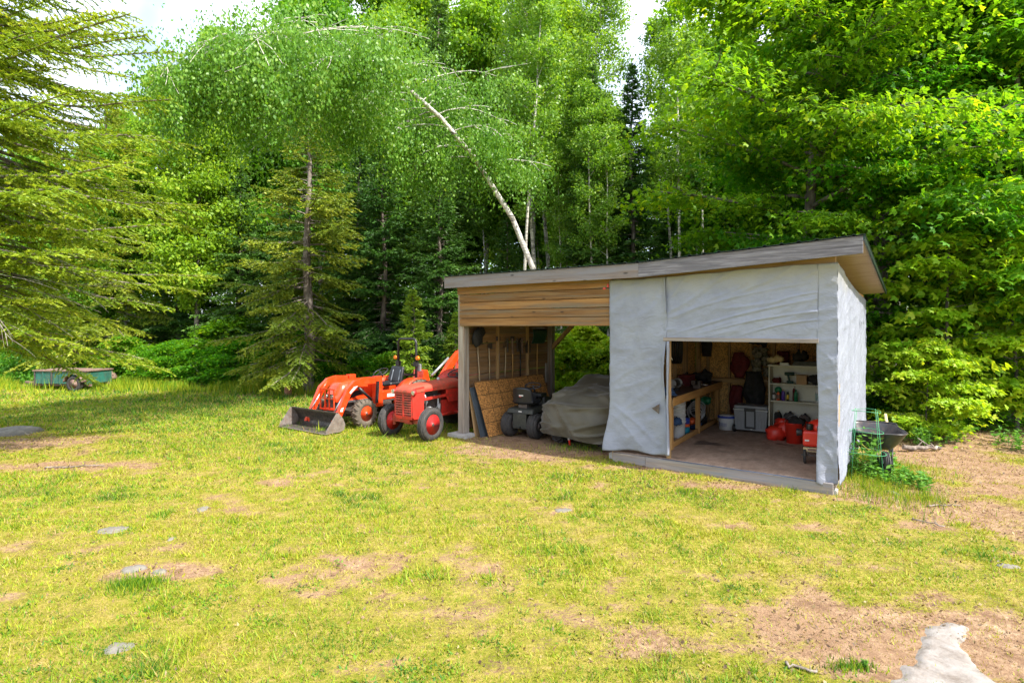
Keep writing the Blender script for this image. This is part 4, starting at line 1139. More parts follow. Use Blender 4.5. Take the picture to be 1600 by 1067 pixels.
# red engine on wheels
t = ST('wheeled_engine', 'red engine machine on black wheels, half hidden by the right tarp edge', 'machine', -.38, 1.10, FZ, .15)
mb = MB(); mb.box(-.20, .34, -.18, .26, .27, .52); P(mb, 'housing', 'red_plastic', t, .04)
mb = MB(); mb.ball((.08, .05, .56), .22, .2, .13, 16); P(mb, 'fuel_tank', 'red_plastic', t)
mb = MB(); mb.box(-.19, .33, -.192, -.17, .20, .265); P(mb, 'plate', 'tan', t, .004)
mb = MB(); mb.box(-.13, .06, -.197, -.193, .215, .25); P(mb, 'plate_marking', 'rust', t)
mb = MB(); mb.box(-.17, -.11, -.187, -.183, .36, .385); P(mb, 'decal', 'sticker', t)
mb = MB(); mb.cyl((-.21, -.06, .47), (-.29, -.06, .47), .05, .06, 14); mb.cyl((-.1, -.1, .53), (-.1, -.1, .62), .05); mb.box(0, .2, -.14, -.02, .525, .60); P(mb, 'controls', 'black', t, .004)
mb = MB(); mb.bar((-.12, -.12, .13), (-.12, -.12, .28), .03, .03); mb.bar((-.22, -.12, .13), (.3, -.12, .13), .025, .025); mb.tube([(.1, -.1, .13), (.15, -.12, .2), (.2, 0, .26)], .02, 6); P(mb, 'axle_frame', 'iron', t, .003)
for s in (0, 1):
    x = -.17 + .40 * s
    mb = MB(); mb.tube([(x, -.12 + .105 * math.cos(a), .13 + .105 * math.sin(a)) for a in [2 * math.pi * j / 28 for j in range(28)]], .024, 8, closed=True)
    w = P(mb, 'wheel', 'rubber', t)
    mb = MB(); mb.cyl((x - .015, -.12, .13), (x + .015, -.12, .13), .025)
    for k in range(5):
        a = k * 1.2566; mb.bar((x, -.12, .13), (x, -.12 + .09 * math.cos(a), .13 + .09 * math.sin(a)), .012, .014)
    mb.build('rim', M['galv'], w)

# ------------------------------------------------------------------ bay: sheets, tools, mower, covered quad
def lean_board(name, label, cat, y0, y1, foot, topx, h, mat, seed, thick=.012):
    mb = MB(seed); a = math.atan2(topx - foot, h)
    mb.box(-thick / 2, thick / 2, 0, y1 - y0, 0, h / math.cos(a))
    o = mb.build(name, M[mat], None, .001)
    o.matrix_world = Matrix.Translation(SP(foot, y0, .0)) @ Matrix.Rotation(SH_ROT, 4, 'Z') @ Matrix.Rotation(a, 4, 'Y')
    o.location.z += 0.005
    return tag(o, label, cat)
lean_board('strand_board', 'big orange strand board sheet with printed grid leaning on the plank wall', 'board', .28, 2.95, -6.36, -6.77, 1.14, 'osb_lines', 1)
lean_board('dark_board', 'dark slate blue panel leaning behind the orange strand board', 'board', .20, 2.4, -6.50, -6.81, 1.02, 'slate', 2, .02)
lean_board('plywood_offcut', 'plywood sheet edge standing closest to the front post behind the dark panel', 'board', .19, 1.6, -6.66, -6.83, .98, 'frame_wood', 3, .02)
def handle_tool(name, label, cat, y, z0, z1, mat, head, lean=0.0, x=-6.90, hm='iron'):
    t = ST(name, label, cat, x, y, 0)
    mb = MB(); mb.tube([(0, lean * .5, z0), (.01, 0, (z0 + z1) / 2), (0, -lean * .5, z1)], [.014, .016, .014], 8); P(mb, 'handle', mat, t)
    mb = MB(); head(mb, z1, -lean * .5, z0, lean * .5); P(mb, 'head', hm, t)
def h_rake(mb, z, y, *_):
    mb.bar((0, y - .17, z), (0, y + .17, z), .02, .02)
    for k in range(10): mb.bar((0, y - .165 + .037 * k, z), (.06, y - .165 + .037 * k, z - .02), .006, .006)
def h_shovel(mb, z, y, *_):
    mb.prism([(y - .10, z - .02), (y + .10, z - .02), (y + .11, z + .16), (y + .05, z + .27), (y, z + .31), (y - .05, z + .27), (y - .11, z + .16)], -.006, .006, 'x')
def h_fork(mb, z, y, *_):
    mb.bar((0, y - .1, z), (0, y + .1, z), .014, .014)
    for k in range(4): mb.tube([(0, y - .09 + .06 * k, z), (.03, y - .09 + .06 * k, z + .14), (.0, y - .09 + .06 * k, z + .28)], [.006, .005, .002], 5)
def h_axe(mb, z, y, *_): mb.prism([(y - .03, z - .07), (y + .11, z - .10), (y + .11, z + .03), (y - .03, z)], -.015, .015, 'x')
def h_hoe(mb, z, y, *_): mb.prism([(y - .08, z), (y + .08, z), (y + .08, z + .10), (y - .08, z + .10)], -.004, .004, 'x', None)
handle_tool('rake', 'steel rake with the pale longest handle, nearest the front post', 'rake', .62, .55, 1.95, 'wood_handle', h_rake, .10)
handle_tool('axe', 'splitting axe with a short pale handle hung beside the rake', 'axe', .98, 1.12, 1.92, 'wood_handle', h_axe, .03)
handle_tool('hoe', 'thin grey handled hoe hanging third along the plank wall', 'hoe', 1.32, 1.2, 2.0, 'twig', h_hoe, .02)
handle_tool('garden_fork', 'brown handled garden fork hanging fourth along the plank wall', 'fork', 1.58, 1.15, 1.85, 'wood_handle', h_fork, -.03)
handle_tool('hoe', 'brown handled hoe hanging right of the garden fork', 'hoe', 1.86, 1.05, 2.0, 'bench_leg', h_hoe, .0)
handle_tool('spade', 'black handled spade hanging in the middle of the plank wall', 'spade', 2.18, 1.1, 1.75, 'black', h_shovel, .0)
handle_tool('shovel', 'thin black shovel hanging next to the green snow scoop', 'shovel', 2.52, 1.1, 1.7, 'dark', h_shovel, .01)
t = ST('snow_scoop', 'dark green plastic snow scoop with a wooden shaft hung blade up', 'snow scoop', -6.86, 2.85, 0)
mb = MB(); mb.tube([(0, .0, 1.1), (.01, 0, 1.95)], .017, 8); P(mb, 'shaft', 'bench_leg', t)
mb = MB(); mb.grid(lambda u, v: (.02 + .08 * math.sin(v * 2.2), -.30 + .60 * u + .03 * (v - .5) * (2 * u - 1), 1.90 + .36 * v), 8, 8); P(mb, 'blade', 'dark_green', t, solid=.008)
t = ST('work_coat', 'dark jacket and bag hung high beside the front post inside the bay', 'clothing', -6.80, .45, 2.25)
mb = MB(7); mb.ball((0, 0, -.15), .08, .14, .2, 14, jit=.3); mb.ball((.0, .12, -.05), .07, .1, .12, 12, jit=.3); P(mb, 'cloth', 'dark', t)
t = ST('wall_straps', 'cluster of dark tools hung high in the middle of the plank wall', 'tools', -6.86, 1.9, 1.95)
for k in range(4):
    mb = MB(k); mb.bar((0, -.3 + .2 * k, .1), (.0, -.28 + .2 * k, -.22 - .05 * (k % 2)), .02, .045); mb.bar((.0, -.36 + .2 * k, .02), (.0, -.24 + .2 * k, .04), .02, .03); P(mb, 'hand_tool', 'rust' if k % 2 else 'iron', t)
mb = MB(4); mb.box(-.02, .02, -.05, .05, 0, .5); one(mb, 'wood_offcut', 'short grey board end standing by the back post above the strand board', 'board', 'post', -6.80, 3.2, .9)

def wheel(parent, x, y, z, r, w, rr, tyre='rubber', rim='red_rim', lugs=0, side=1, hub='iron', style='rib', name='wheel'):
    """wheel turning about the local y axis; side: which way its dished face looks"""
    T = TR(x, y, z, rx=-math.pi / 2 * side)
    mb = MB(int(x * 10 + y * 7) & 255)
    h = w / 2
    mb.lathe([(rr, -h * .75), (rr + .01, -h * .92), ((rr + r) / 2, -h), (r - .10 * w, -h * .88), (r - .01, -h * .6), (r, -h * .3), (r, h * .3), (r - .01, h * .6), (r - .10 * w, h * .88), ((rr + r) / 2, h), (rr + .01, h * .92), (rr, h * .75)], T, 40)
    if style == 'rib':
        for q in (-.5, 0, .5): mb.lathe([(r - .004, h * q - w * .05), (r + .008, h * q - w * .04), (r + .008, h * q + w * .04), (r - .004, h * q + w * .05)], T, 40)
    if lugs:
        for k in range(lugs):
            for s in (-1, 1):
                a = 2 * math.pi * (k + (.5 if s > 0 else 0)) / lugs
                L = Matrix.Rotation(a, 4, 'Z')
                d = .035 + .03 * r
                mb.hexa([(r - .02, -.018, 0), (r - .02, .018, 0), (r - .05, .018 + d, s * h * .98), (r - .05, -.018 + d, s * h * .98), (r + .022, -.012, 0), (r + .022, .012, 0), (r + .0, .012 + d, s * h * 1.0), (r + .0, -.012 + d, s * h * 1.0)], T @ L)
    t = mb.build(name, M[tyre], parent)
    mb = MB()
    mb.lathe([(rr + .012, h * .86), (rr, h * .80), (rr - .025, h * .55), (rr * .72, h * .35), (rr * .62, h * .38), (rr * .35, h * .50), (.001, h * .50)], T, 32)
    mb.lathe([(rr + .012, -h * .86), (rr - .02, -h * .7), (rr - .03, h * .3)], T, 32)
    mb.build('rim', M[rim], t, 0)
    mb = MB(); mb.lathe([(rr * .26, h * .48), (rr * .26, h * .72), (rr * .15, h * .95), (.001, h * .97)], T, 16)
    for k in range(6):
        a = k * math.pi / 3; mb.cyl((rr * .42 * math.cos(a), rr * .42 * math.sin(a), h * .45), (rr * .42 * math.cos(a), rr * .42 * math.sin(a), h * .6), rr * .05, n=6, M=T)
    mb.build('hub', M[hub], t)
    return t

# riding mower: rear to the camera. local x forward (into the shed)
t = thing('riding_mower', 'old riding mower with a black high backed seat, rear to the yard', 'riding mower', SP(-5.84, .78, .01), SH_ROT + math.pi / 2 + .10)
for s in (-1, 1):
    wheel(t, 0, s * .31, .25, .25, .24, .11, 'rubber_old', 'iron', 0, s, style='rib', name='rear_wheel')
    wheel(t, 1.15, s * .30, .17, .17, .14, .08, 'rubber_old', 'iron', 0, s, name='front_wheel')
mb = MB(); mb.hexa([(-.16, -.33, .50), (.55, -.33, .50), (.55, .33, .50), (-.16, .33, .50), (-.10, -.30, .60), (.50, -.28, .62), (.50, .28, .62), (-.10, .30, .60)]); P(mb, 'fender_deck', 'mower_deck', t, .03)
mb = MB(); mb.box(-.14, .05, -.16, .16, .18, .50); mb.bar((-.15, 0, .22), (-.24, 0, .22), .10, .02); P(mb, 'rear_frame', 'mower_deck', t, .01)
mb = MB(); mb.box(-.146, -.141, -.06, .02, .535, .555); P(mb, 'decal', 'sticker', t)
def seatback(u, v):
    a = (u - .5) * 2
    w = .23 * (1 - .12 * v ** 3)
    return (.00 - .06 * v + .05 * (1 - a * a) * -.4 + .06 * abs(a) ** 3, a * w, .70 + .34 * v * (1 - .10 * a * a))
mb = MB(); mb.grid(seatback, 14, 10); P(mb, 'seat_back', 'seat', t, solid=.06)
mb = MB(); mb.grid(lambda u, v: (.0 + .40 * v, (u - .5) * .46, .70 + .03 * (2 * u - 1) ** 2 * 2 - .03 * math.sin(v * 3)), 10, 8); P(mb, 'seat_pan', 'seat', t, solid=.07)
mb = MB(); mb.bar((.1, 0, .58), (.1, 0, .70), .2, .2); P(mb, 'seat_spring', 'iron', t)
mb = MB(); mb.box(-.098, -.088, -.065, .035, .86, .885); mb2 = P(mb, 'seat_badge', 'sticker', t)
mb = MB(); mb.box(-.099, -.091, -.02, .03, .845, .857); P(mb, 'seat_badge', 'red_rim', t)
mb = MB(); mb.bar((.62, 0, .45), (.55, 0, .88), .10, .12); mb.box(.50, .78, -.18, .18, .78, .86); P(mb, 'dash', 'black', t, .02)
mb = MB(); mb.tube([(.46 + .10 * math.cos(a) * .9, .19 * math.sin(a), 1.03 + .16 * math.cos(a) * .35) for a in [2 * math.pi * k / 28 for k in range(28)]], .014, 8, closed=True)
mb.bar((.46, -.18, 1.03), (.46, .18, 1.03), .03, .012); mb.cyl((.46, 0, 1.03), (.56, 0, .86), .02); P(mb, 'steering_wheel', 'black', t)
mb = MB(); mb.hexa([(.62, -.22, .32), (1.45, -.20, .32), (1.45, .20, .32), (.62, .22, .32), (.62, -.20, .80), (1.40, -.16, .68), (1.40, .16, .68), (.62, .20, .80)]); P(mb, 'hood', 'mower_deck', t, .05)
mb = MB(); mb.lathe([(.001, .2), (.42, .2), (.45, .10), (.44, .08)], TR(.62, 0, 0) @ Matrix.Diagonal((.9, 1.0, 1, 1))); P(mb, 'cutting_deck', 'iron', t)

# covered quad bike
t = thing('covered_quad', 'quad bike under a crumpled olive cloth cover, knobbly tyres showing', 'quad bike', SP(-4.40, 1.48, 0), SH_ROT)
def hull(ang):
    a, b = .93, 1.12
    c, s_ = math.cos(ang), math.sin(ang)
    k = (abs(c / a) ** 3.2 + abs(s_ / b) ** 3.2) ** (-1 / 3.2)
    return k
def cov(u, v):
    ang = 2 * math.pi * u; k = hull(ang)
    # v 0 hem .. 1 centre of the top
    dx, dy = math.cos(ang) * k, math.sin(ang) * k
    def toph(x, y):
        z = .98 + .26 * sstep_f(-.5, .55, y)                      # low nose at the front, high rack behind
        z += .10 * math.exp(-((x + .02) ** 2 / .06 + (y + .35) ** 2 / .10))           # handlebar peak
        z -= .13 * math.exp(-((x + .1) ** 2 / .5 + (y - .18) ** 2 / .03))
        z -= .16 * sstep_f(.45, .95, abs(x)) + .10 * sstep_f(-.75, -1.0, y)
        z += .05 * math.exp(-((abs(x) - .5) ** 2 / .02 + (y + .55) ** 2 / .05))
        return z
    if v > .5:
        w = (1 - v) / .5; w = w ** .85 * .93
        x, y = dx * w, dy * w; z = toph(x, y)
        z -= .06 * sstep_f(.7, .93, w)
    else:
        w = v / .5; zt = toph(dx * .93, dy * .93) - .06
        hem = .16 + .05 * math.sin(3 * ang + 1) + .04 * sstep_f(.2, .9, math.cos(ang))
        z = hem + (zt - hem) * w ** 1.0
        bul = 1 - .07 * w ** 3 + .05 * math.sin(w * 3.14) + .014 * (1 - w) * math.sin(ang * 13 + 2 * math.sin(ang * 3))
        x, y = dx * bul, dy * bul
    p = Vector((x * 1.5, y * 1.5, z * 1.9))
    f = (1 - min(1, abs(mnoise.noise(Vector((p.x * 1.3 + p.z, p.y * 1.3, p.z * .8 + p.x)))) * 3.0)) ** 2
    g = (1 - min(1, abs(mnoise.noise(Vector((p.x * .8 - p.z * 1.5, p.y - p.z, p.z * 1.4 + 7)))) * 3.2)) ** 2
    n = Vector((dx, dy, .35 + 1.5 * max(0, v - .45))).normalized() * (.05 * f + .065 * g + .03 * mnoise.noise(p * 2.3))
    return (x + n.x, y + n.y, z + n.z)
mb = MB(); mb.grid(cov, 150, 80); P(mb, 'cover', 'cover', t, solid=.004)
for i, (x, y) in enumerate([(-.50, -.66), (.50, -.66), (-.50, .66), (.50, .66)]):
    ww = MB()
    wt = wheel(t, 0, 0, 0, .27, .22, .13, 'rubber_old', 'iron', 16, 1 if x > 0 else -1, style='lug')
    wt.rotation_euler = (0, 0, -math.pi / 2); wt.location = (x, y, .275)
mb = MB(); mb.box(-.28, .28, -.8, .7, .26, .42); mb.bar((-.5, -.66, .27), (.5, -.66, .27), .05, .05); mb.bar((-.5, .66, .27), (.5, .66, .27), .05, .05); mb.box(-.2, .2, -.6, .6, .42, .78); P(mb, 'chassis', 'black', t, .02)
mb = MB(); mb.cyl((-.13, -.98, .04), (-.14, -1.0, .20), .02, .02); P(mb, 'strap_end', 'red_plastic', t)
mb = MB(); mb.cyl((-.14, -1.0, .14), (-.14, -1.0, .26), .022, .022); P(mb, 'strap_end', 'white_plastic', t)

# ------------------------------------------------------------------ wheelbarrow, cage, stump, logs, trailer
t = thing('wheelbarrow', 'black steel wheelbarrow with wooden handles beside the white side tarp', 'wheelbarrow', (6.02, 9.30, 0), R(-112))
TB = [(-.36, .24), (.30, .20)]
def tray(u, v):
    # rounded trough: x forward
    a = 2 * math.pi * u
    c, s_ = math.cos(a), math.sin(a)
    k = (abs(c) ** 4 + abs(s_) ** 4) ** -.25
    rb, rt = (.26, .17), (.46, .36)
    w = v ** .8
    return (.04 * w + c * k * (rb[0] + (rt[0] - rb[0]) * w) * (1 + .1 * w * (c > 0)), s_ * k * (rb[1] + (rt[1] - rb[1]) * w), .34 + .30 * v + .05 * w * (c < -.5))
mb = MB(); mb.grid(tray, 48, 10)
mb.f.append(tuple(reversed(range(48)))); mb.r.append(.5); mb.sm.append(False)
P(mb, 'tray', 'barrow', t, solid=.006)
mb = MB(); mb.tube([tray(k / 48, 1.0) for k in range(48)], .010, 6, closed=True); P(mb, 'rim', 'barrow', t)
for s in (-1, 1):
    mb = MB(s + 3); mb.bar((.75, s * .06, .20), (-.35, s * .26, .36), .035, .04); mb.bar((-.35, s * .26, .36), (-.98, s * .33, .70), .035, .04); P(mb, 'handle', 'black', t, .005)
    mb = MB(s + 5); mb.bar((-.80, s * .313, .60), (-1.05, s * .338, .74), .042, .046); P(mb, 'grip', 'tan', t, .01)
    mb = MB(); mb.tube([(-.10, s * .24, .34), (-.30, s * .27, .02), (-.44, s * .27, .02), (-.42, s * .27, .36)], .014, 8); P(mb, 'leg', 'black', t)
    mb = MB(); mb.tube([(.50, s * .12, .42), (.62, s * .08, .2)], .012, 6); P(mb, 'brace', 'black', t)
wt = wheel(t, .62, 0, .19, .19, .09, .09, 'rubber', 'galv', 0, 1, name='front_wheel')

t = thing('tomato_cage', 'green wire tomato cage standing upside down in the weeds', 'tomato cage', (5.42, 8.62, 0))
for z, r in ((1.03, .19), (.72, .225), (.40, .26)):
    mb = MB(); mb.tube([(r * math.cos(a), r * math.sin(a), z + .012 * math.sin(a * 2)) for a in [2 * math.pi * k / 32 for k in range(32)]], .004, 6, closed=True); P(mb, 'ring', 'cage_green', t)
for k in range(4):
    a = k * math.pi / 2 + .3; c, s_ = math.cos(a), math.sin(a)
    mb = MB(); mb.tube([(.185 * c, .185 * s_, 1.05), (.24 * c, .24 * s_, .55), (.30 * c, .30 * s_, -.05)], .004, 6); P(mb, 'leg', 'cage_green', t)

X, Y = G(450, 619)
mb = MB(4); mb.lathe([(.001, -.02), (.13, -.02), (.12, .1), (.115, .34), (.10, .355), (.001, .36)], n=12)
o = mb.build('stump', M['rust_wood'], None, 0, loc=(X, Y, 0)); tag(o, 'short reddish brown stump post at the edge of the undergrowth', 'stump')
def log(label, u, v, L, r, ang, seed, name='log', z=0):
    X, Y = G(u, v); rng = random.Random(seed); n = 9
    pts = [(L * (k / (n - 1) - .5) * math.cos(ang) + rng.uniform(-.03, .03), L * (k / (n - 1) - .5) * math.sin(ang) + rng.uniform(-.03, .03), r + z + rng.uniform(-.2, .6) * r) for k in range(n)]
    mb = MB(seed); mb.tube(pts, [r * (1 - .45 * k / n) * rng.uniform(.85, 1.15) for k in range(n)], 8)
    for k in (3, 5, 6):
        p = Vector(pts[k]); d = Vector((rng.uniform(-1, 1), rng.uniform(-1, 1), rng.uniform(.1, .9))) * .22 * min(1, L)
        mb.tube([p, p + d], [r * .4, r * .12], 6)
    o = mb.build(name, M['log'], None, 0, loc=(X, Y, gz1(X, Y))); tag(o, label, 'branch')
log('dark rotten log on the dirt beyond the wheelbarrow', 1443, 705, .75, .05, .1, 1)
log('thin fallen stick in the bare dirt patch, lower of two', 1452, 818, .34, .010, -.9, 2, 'fallen_stick')
log('thin fallen stick in the bare dirt patch, upper of two', 1475, 791, .42, .010, .05, 3, 'fallen_stick')
log('long dead branch lying by the forest edge at the right', 1575, 656, 2.4, .05, .12, 4)
log('broken branch on the litter right of the bright bush', 1500, 672, 1.3, .03, -.3, 5, 'fallen_stick')
log('short bark piece on dirt near the foreground rock slab', 1255, 1046, .22, .012, -.5, 6, 'fallen_stick')
log('weathered branch on the ground under the near spruce', 120, 730, .9, .015, .15, 7, 'fallen_stick')
log('pale dead branch at the forest edge left of the loader', 405, 597, 2.0, .03, .15, 8, 'fallen_stick', .25)

t = thing('utility_trailer', 'old green ribbed utility trailer under the near spruce branches', 'trailer', (-16.3, 21.0, 0), R(-6))
t.scale = (.88, .88, .88)
mb = MB(1); mb.box(-1.25, 1.15, -.62, -.58, .30, .80); mb.box(-1.25, 1.15, .58, .62, .30, .80); mb.box(-1.25, -1.21, -.58, .58, .30, .80); mb.box(1.11, 1.15, -.58, .58, .30, .80); mb.box(-1.21, 1.11, -.58, .58, .30, .34); P(mb, 'box', 'trailer_green', t, .006)
for k in range(7):
    mb = MB(); x = -1.24 + .385 * k; mb.box(x, x + .05, -.655, -.622, .28, .83); P(mb, 'rib', 'trailer_green' if k % 2 else 'iron', t, .005)
mb = MB(2); mb.box(-1.30, 1.20, -.67, .67, .81, .86); mb.box(-1.20, 1.10, -.56, .56, .80, .862); P(mb, 'top_rail', 'rust', t, .004)
mb = MB(); mb.box(-1.45, 1.2, -.5, -.42, .20, .28); mb.box(-1.45, 1.2, .42, .5, .20, .28); mb.bar((-1.4, -.3, .24), (-2.3, 0, .3), .07, .07); mb.bar((-1.4, .3, .24), (-2.3, 0, .3), .07, .07); P(mb, 'frame', 'rust', t)
for s in (-1, 1):
    wt = wheel(t, .75, s * .78, .32, .32, .20, .19, 'rubber_old', 'rust', 0, s)
    mb = MB(); mb.grid(lambda u, v: (.75 + .42 * math.cos(.15 + u * 2.85), s * (.64 + .28 * v), .34 + .40 * math.sin(.15 + u * 2.85)), 14, 2); P(mb, 'fender', 'rust', t, solid=.01)
# ------------------------------------------------------------------ orange loader tractor
t = thing('loader_tractor', 'bright orange compact tractor with a front loader bucket and roll bar', 'tractor', (-3.99, 13.45, 0), math.atan2(-.811, -.585))
for s in (-1, 1):
    wheel(t, 0, s * .70, .32, .32, .22, .17, 'tread_dirt', 'orange', 18, s, 'iron', 'lug', 'front_wheel')
    wheel(t, -1.72, s * .66, .50, .50, .30, .27, 'tread_dirt', 'orange', 20, s, 'iron', 'lug', 'rear_wheel')
# hood: lofted body
def hood(u, v):
    x = .42 - 1.2 * u; a = math.pi * (v - .5) * 1.0
    top = 1.00 + .07 * sstep_f(.0, .5, u) - .25 * (1 - sstep_f(0, .16, u))
    w = .27 + .03 * sstep_f(0, .4, u) - .06 * (1 - sstep_f(0, .12, u))
    c, s_ = math.cos(a), math.sin(a)
    k = (abs(s_) ** 3.4 + abs(c) ** 3.4) ** (-1 / 3.4)
    return (x, s_ * k * w, .58 + (top - .58) * max(0, c * k))
mb = MB(); mb.grid(hood, 20, 28)
mb.hexa([(.40, -.19, .58), (.40, .19, .58), (.43, .17, .58), (.43, -.17, .58), (.40, -.19, .74), (.40, .19, .74), (.42, .17, .74), (.42, -.17, .74)]); P(mb, 'hood', 'orange', t)
mb = MB(); mb.box(.415, .445, -.17, .17, .56, .76); P(mb, 'grille', 'black', t, .01)
for s in (-1, 1):
    mb = MB(); mb.cyl((.44, s * .11, .70), (.455, s * .11, .70), .045, n=16); P(mb, 'headlight', 'chrome', t)
    mb = MB(); mb.prism([(.22, .66), (-.05, .80), (-.30, .84), (-.32, .74), (-.02, .66)], s * .296, s * .306); P(mb, 'side_vent', 'black', t)
    mb = MB(); mb.prism([(.30, .60), (-.55, .60), (-.55, .55), (.28, .55)], s * .285, s * .31); P(mb, 'hood_trim', 'chrome', t)
mb = MB(); mb.box(-1.5, .36, -.20, .20, .36, .57); mb.box(-.1, .1, -.56, .56, .27, .36); mb.box(-1.85, -1.4, -.5, .5, .38, .62); mb.bar((.0, 0, .2), (0, 0, .4), .3, .2); P(mb, 'chassis', 'iron', t, .01)
mb = MB(); mb.box(-1.35, -.62, -.50, .50, .50, .535); mb.box(-1.0, -.7, .3, .52, .42, .50); P(mb, 'platform', 'iron', t, .01)
mb = MB(); mb.box(-1.3, -.70, .34, .52, .54, .76); P(mb, 'side_panel', 'orange', t, .03)
mb = MB(); mb.box(-1.22, -.85, .522, .528, .60, .68); P(mb, 'decal', 'sticker', t)
mb = MB(); mb.hexa([(-.92, -.22, .58), (-.76, -.22, .58), (-.76, .22, .58), (-.92, .22, .58), (-1.0, -.17, 1.08), (-.80, -.2, 1.06), (-.80, .2, 1.06), (-1.0, .17, 1.08)]); P(mb, 'dash', 'black', t, .02)
mb = MB(); T = TR(-1.10, 0, 1.17, 0, 0, R(28))
mb.tube([(.19 * math.cos(a), .19 * math.sin(a), 0) for a in [2 * math.pi * k / 28 for k in range(28)]], .014, 8, T, closed=True)
for k in range(3): mb.bar((0, 0, 0), (.19 * math.cos(2.1 * k), .19 * math.sin(2.1 * k), 0), .03, .012, M=T)
mb.cyl((0, 0, 0), (0, 0, -.14), .022, M=T); P(mb, 'steering_wheel', 'black', t)
mb = MB(); mb.grid(lambda u, v: (-1.62 - .10 * v ** 1.5 * 1.2 + .04 * (2 * u - 1) ** 2, (u - .5) * .48 * (1 - .15 * v ** 3), .86 + .42 * v), 12, 8); P(mb, 'seat_back', 'seat', t, solid=.07)
mb = MB(); mb.grid(lambda u, v: (-1.64 + .44 * v, (u - .5) * .48, .84 + .04 * (2 * u - 1) ** 2), 10, 6); P(mb, 'seat_pan', 'seat', t, solid=.07)
for s in (-1, 1):
    mb = MB(); mb.grid(lambda u, v: (-1.56 - .08 * u * 1.2, s * .14 + (v - .5) * .045, .90 + .30 * u), 5, 2); P(mb, 'seat_stripe', 'seat_grey', t, solid=.01)
    mb = MB(); mb.grid(lambda u, v: (-1.72 + .60 * math.cos(.25 + u * 2.6), s * (.42 + .36 * v), .42 + .58 * math.sin(.25 + u * 2.6)), 20, 3); P(mb, 'fender', 'orange', t, solid=.025)
    mb = MB(); mb.grid(lambda u, v: (-1.72 + .60 * math.cos(.25 + u * 2.6), s * .42, .42 + (.58 * math.sin(.25 + u * 2.6)) * v), 20, 3); P(mb, 'fender_side', 'orange', t, solid=.02)
mb = MB(); mb.tube([(-2.02, -.34, .55), (-2.02, -.34, 1.90), (-2.02, -.30, 1.98), (-2.02, -.24, 2.0), (-2.02, .24, 2.0), (-2.02, .30, 1.98), (-2.02, .34, 1.90), (-2.02, .34, .55)], .034, 10)
mb.bar((-2.02, -.34, 1.05), (-2.02, .34, 1.05), .05, .05)
for s in (-1, 1): mb.box(-2.07, -1.96, s * .34 - .05, s * .34 + .05, 1.28, 1.40)
P(mb, 'roll_bar', 'black', t)
for s in (-1, 1):
    mb = MB(); mb.cyl((-2.02, s * .42, 1.50), (-1.96, s * .42, 1.50), .055, .05, 14); mb.bar((-2.02, s * .36, 1.46), (-2.02, s * .42, 1.50), .02, .02); P(mb, 'warning_lamp', 'amber', t)
mb = MB(); mb.box(-2.1, -2.04, .36, .46, 1.15, 1.34); P(mb, 'work_lamp', 'galv', t, .01)
# loader
ARM = [(-.52, 1.10), (-.10, 1.13), (.14, 1.08), (.36, .90), (.60, .42), (.74, .13), (.60, .12), (.50, .30), (.24, .78), (.06, .92), (-.12, .97), (-.52, .96)]
for s in (-1, 1):
    mb = MB(s + 7); mb.prism(ARM, s * .47, s * .55); P(mb, 'loader_arm', 'orange', t, .008)
    mb = MB(s + 9); mb.prism([(-.70, .40), (-.48, .40), (-.46, 1.13), (-.66, 1.13)], s * .42, s * .56); P(mb, 'loader_tower', 'orange', t, .01)
    mb = MB(s + 11); mb.bar((-.47, s * .59, .50), (-.50, s * .59, 1.02), .055, .055); mb.cyl((-.36, s * .50, .60), (.0, s * .50, .90), .032); P(mb, 'lift_cylinder', 'black', t)
    mb = MB(s + 13); mb.cyl((.0, s * .50, .90), (.10, s * .50, .98), .018); mb.cyl((.34, s * .43, .80), (.62, s * .43, .40), .018); P(mb, 'piston_rod', 'chrome', t)
    mb = MB(); mb.cyl((.18, s * .43, 1.02), (.36, s * .43, .77), .032); P(mb, 'curl_cylinder', 'orange', t)
    mb = MB(); mb.prism([(.06, .95), (.17, .94), (.30, .82), (.27, .78)], s * .551, s * .553); P(mb, 'decal', 'sticker', t)
    mb = MB(); mb.prism([(.46, .50), (.53, .48), (.56, .41), (.49, .40)], s * .551, s * .553); P(mb, 'decal', 'sticker', t)
mb = MB(); mb.cyl((.57, -.47, .34), (.57, .47, .34), .045); P(mb, 'cross_tube', 'orange', t)
mb = MB()
for y in (-.25, -.08, .08, .25): mb.bar((.50, y, .42), (.50, y, .88), .025, .025)
mb.bar((.50, -.27, .88), (.50, .27, .88), .03, .03); mb.bar((.50, -.27, .42), (.50, .27, .42), .03, .03); mb.bar((.50, -.27, .66), (.50, .27, .66), .02, .02); mb.bar((.3, 0, .42), (.5, 0, .42), .3, .04); P(mb, 'brush_guard', 'orange', t)
# bucket
BWH = .86
prof = [(1.16, .035), (.80, .03), (.70, .07), (.665, .16), (.72, .30), (.83, .43)]
mb = MB()
mb.grid(lambda u, v: ((lambda k, f: (prof[k][0] + (prof[k + 1][0] - prof[k][0]) * f, -BWH + 2 * BWH * u, prof[k][1] + (prof[k + 1][1] - prof[k][1]) * f))(min(4, int(v * 5)), v * 5 - min(4, int(v * 5)))), 8, 15, smooth=True)
P(mb, 'bucket_shell', 'bucket_steel', t, solid=.014)
for s in (-1, 1):
    mb = MB(s + 3); mb.prism([(1.17, .03), (.80, .02), (.69, .06), (.655, .16), (.71, .30), (.83, .44), (.90, .42), (1.10, .13)], s * BWH - .006, s * BWH + .006); P(mb, 'bucket_side', 'bucket_edge', t, .002)
    mb = MB(s + 5); mb.bar((1.15, s * BWH, .05), (.86, s * BWH, .43), .02, .05); P(mb, 'side_cutter', 'bucket_edge', t)
